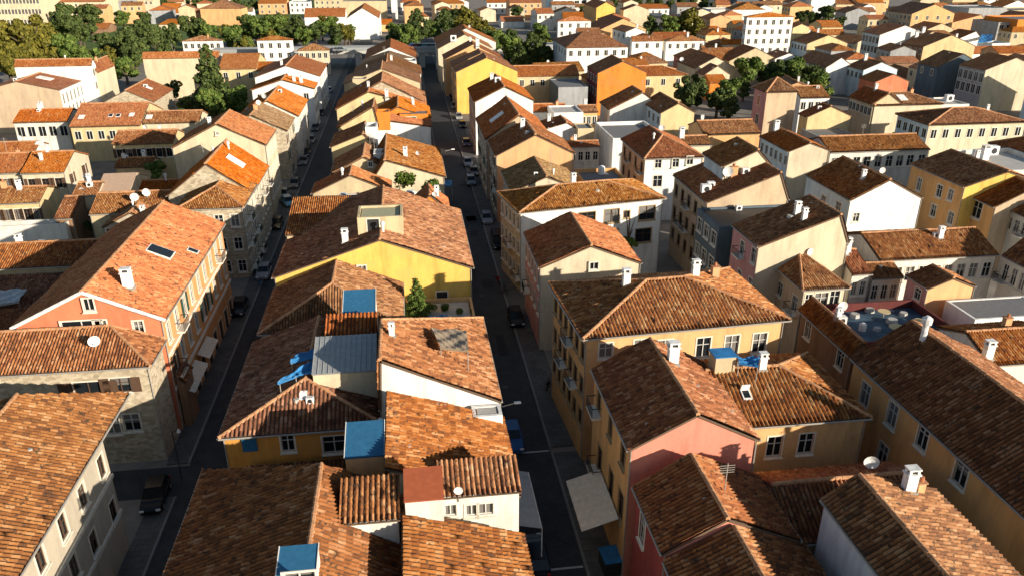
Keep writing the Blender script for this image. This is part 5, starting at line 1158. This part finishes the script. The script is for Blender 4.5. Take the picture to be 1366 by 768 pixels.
# ------------------------------------------------------------------ street lamps on wall brackets
def lamp(label, X, py_px, side, z):
    x = X; px, py = py_px; d = ray(px, py); t = X/d[0]; y = d[1]*t; zz = H+d[2]*t
    o = empty('street_lamp', (x, y, zz)); tag(o, label, 'street lamp', 'street lamps on wall brackets'); s = side
    m = MB(); m.tube((0,0,0), (s*1.0,0,.25), .04, .035, M_gutter, 6); m.build('bracket', o)
    m = MB(); m.box(min(s*.9,s*1.4), max(s*.9,s*1.4), -.08, .11, .2, .32, M_white); m.build('lamp_head', o)
lamp('white street lamp on a bracket below the tiled canopy eaves', 5.8, (670,542), 1, 7); lamp('white street lamp at the corrugated brown roof corner', 5.2, (594,202), 1, 7); o = empty('street_lamp', (*P(243,640,0), .13)); tag(o, 'small street lamp on a dark post at the kerb of the left street', 'street lamp'); m = MB(); m.tube((0,0,0), (0,0,4.6), .05, .035, M_dark, 7); m.build('post', o)
m = MB(); m.tube((0,0,4.55), (.5,0,4.7), .03, .03, M_dark, 6); m.build('bracket', o); m = MB(); m.tube((.5,0,4.5), (.5,0,4.78), .16, .06, M_white, 8); m.build('lamp_head', o)

# ------------------------------------------------------------------ awnings and canopies (each stands in the street on its own posts)
def awning(label, x0, x1, y0, y1, za, zb, mat, hi, house_=None):
    o = empty('awning', (x0, y0, 0)); tag(o, label, 'awning', 'street awnings'); L = y1-y0; W = x1-x0
    m = MB(); n = 6
    for i in range(n):
        ya, yb = L*i/n, L*(i+1)/n; ym = (ya+yb)/2
        for p, q, s0, s1 in ((ya, ym, 0, -.07), (ym, yb, -.07, 0)): m.face(((0,p,(za if hi=='w' else zb)+s0), (W,p,(zb if hi=='w' else za)+s0), (W,q,(zb if hi=='w' else za)+s1), (0,q,(za if hi=='w' else zb)+s1)), mat)
    m.build('canvas', o)
    if house_:
        hs = next(h[0] for h in HOUSES if h[1].startswith(house_)); o.parent = hs; o.location = o.location-hs.location
        for k_ in ('label', 'category', 'group'): del o[k_]
        return
    xf = W if hi == 'w' else 0
    for y in (.05, L-.05): m = MB(); m.tube((xf, y, 0), (xf, y, zb), .045, .045, M_white, 7); m.build('post', o)
    m = MB(); m.tube((xf, 0, zb-.03), (xf, L, zb-.03), .04, .04, M_white, 6); m.build('front_bar', o)
awning('large cream canvas awning on the ochre front of the pink gable house', 10.2, 12.75, 40.8, 46.3, 4.3, 3.5, M_awn, 'e', 'pink gable house')
awning('grey-white canopy along the eaves above a parked black car', 5.6, 7.5, 41.0, 47.2, 4.4, 3.9, plain('grey_canvas', (.34,.36,.36), .8), 'w')
awning('narrow white shop awning on the salmon house, nearer one', -21.5, -20.3, 63.6, 69.0, 3.6, 3.1, M_awn, 'w', 'salmon gable'); awning('narrow white shop awning on the salmon house, farther one', -21.5, -20.4, 70.0, 74.0, 3.6, 3.1, M_awn, 'w', 'salmon gable')
# ------------------------------------------------------------------ blue tarpaulins on the roof terraces
def tarp(label, pts, z, mat=M_blue, sag=.12):
    q = [P(*p, z) for p in pts]; cx = sum(p[0] for p in q)/4; cy = sum(p[1] for p in q)/4; m = MB(); n = 14
    def at(u, v): 
        x = sum(w*p[0] for w, p in zip(((1-u)*(1-v), u*(1-v), u*v, (1-u)*v), q))-cx; y = sum(w*p[1] for w, p in zip(((1-u)*(1-v), u*(1-v), u*v, (1-u)*v), q))-cy
        return (x, y, -sag*4*u*(1-u)+.06*math.sin(7*u+3*v)+.05*math.sin(13*v-9*u)+.04*math.sin(23*u+17*v))
    for i in range(n):
        for j in range(n): m.face((at(i/n,j/n), at((i+1)/n,j/n), at((i+1)/n,(j+1)/n), at(i/n,(j+1)/n)), mat)
    for i in range(n): m.face((at(i/n,0), at((i+1)/n,0), (*at((i+1)/n,0)[:2], -.25), (*at(i/n,0)[:2], -.25)), mat)
    o = m.build('tarpaulin', smooth=True, loc=(cx, cy, z))
    for u_, v_ in ((.03,.03),(.97,.03),(.97,.97),(.03,.97)): a_ = at(u_, v_); m = MB(); m.tube(a_, (a_[0], a_[1], -2.6), .035, .035, M_gutter, 6); m.build('post', o)
    tag(o, label, 'tarpaulin', 'blue tarpaulins on the roofs')
tarp('bright blue tarpaulin beside the zinc roof, front piece', [(370,509),(394,500),(424,498),(430,472)], 11.4); tarp('bright blue tarpaulin beside the zinc roof, rear piece', [(387,481),(428,473),(432,458),(401,469)], 11.5)
tarp('blue sheet over the terrace below the arched door', [(546,440),(566,436),(566,428),(546,430)], 7.4); tarp('blue sheet next to the terrace shrubs', [(572,428),(598,425),(597,419),(573,420)], 7.4)
tarp('dusty beige sheet with blue edge on the white-gabled roof', [(587,462),(625,466),(622,440),(575,436)], 12.6, plain('beige_sheet', (.33,.25,.17), .9), .05)
tarp('blue tarpaulin at the foot of the salmon gable', [(17,441),(40,440),(44,424),(28,430)], 7.2); tarp('pale grey sheet roof left of the salmon gable', [(-5,406),(25,401),(37,385),(-5,386)], 7.4, M_metal, .03)
tarp('blue sheet on the roof behind the hip-roofed palazzo', [(985,482),(1012,486),(1014,474),(984,474)], 12.2); tarp('royal blue tarpaulin near the vivid orange wall', [(1304,57),(1323,55),(1325,46),(1310,46)], 7.)
tarp('blue parasol-like sheet at the white-walled house corner', [(590,247),(603,246),(603,240),(590,240)], 6.); tarp('blue sheet on the terrace roof beside the laundry', [(470,270),(484,268),(482,262),(472,264)], 10.2)
# tall white flue behind the church-like hall
fl = empty('flue_tower', (*P(72,92,0), 0)); tag(fl, 'tall slim white flue with flared head behind the church-like hall', 'flue')
x, y = P(72, 92, 0); zt = z_at(x, y, 46); m = MB(); m.tube((0,0,0), (0,0,zt*.86), 1.1, .8, M_white, 12); m.build('shaft', fl)
m = MB(); m.tube((0,0,zt*.86), (0,0,zt*.9), .5, .5, M_dark, 10); m.tube((0,0,zt*.9), (0,0,zt), 1.5, 1.2, M_white, 12); m.build('head', fl)

# ------------------------------------------------------------------ light, sky, camera
sun_dir = Vector((1., -.95, .375)).normalized()
sl = bpy.data.lights.new('sun', 'SUN'); sl.energy = 5.; sl.angle = R(.53); sl.color = (1., .90, .76)
so = bpy.data.objects.new('sun', sl); COL.objects.link(so); so.rotation_euler = sun_dir.to_track_quat('Z', 'Y').to_euler(); so.location = (60, -60, 80)
w = bpy.data.worlds.new('World'); SC.world = w; w.use_nodes = True; nt = w.node_tree; bg = nt.nodes['Background']
sky = nt.nodes.new('ShaderNodeTexSky'); sky.sky_type = 'NISHITA'; sky.sun_disc = False
sky.sun_elevation = math.asin(sun_dir.z); sky.sun_rotation = math.atan2(sun_dir.x, sun_dir.y); sky.air_density = 1.; sky.dust_density = .6
nt.links.new(sky.outputs[0], bg.inputs[0]); bg.inputs[1].default_value = .08
cam = bpy.data.cameras.new('camera'); cam.sensor_width = 36; cam.lens = F/1366*36; cam.clip_end = 6000; cam.clip_start = .5
co = bpy.data.objects.new('camera', cam); COL.objects.link(co); SC.camera = co
r_, u_, f_ = Vector(AX[:, 0]), Vector(AX[:, 1]), Vector(AX[:, 2])
co.matrix_world = Matrix(((r_.x, u_.x, -f_.x, 0), (r_.y, u_.y, -f_.y, 0), (r_.z, u_.z, -f_.z, H), (0, 0, 0, 1)))
SC.view_settings.view_transform = 'Standard'; SC.view_settings.look = 'None'; SC.view_settings.exposure = .78; SC.view_settings.gamma = 1.
SC.cycles.max_bounces = 5; SC.cycles.use_denoising = True
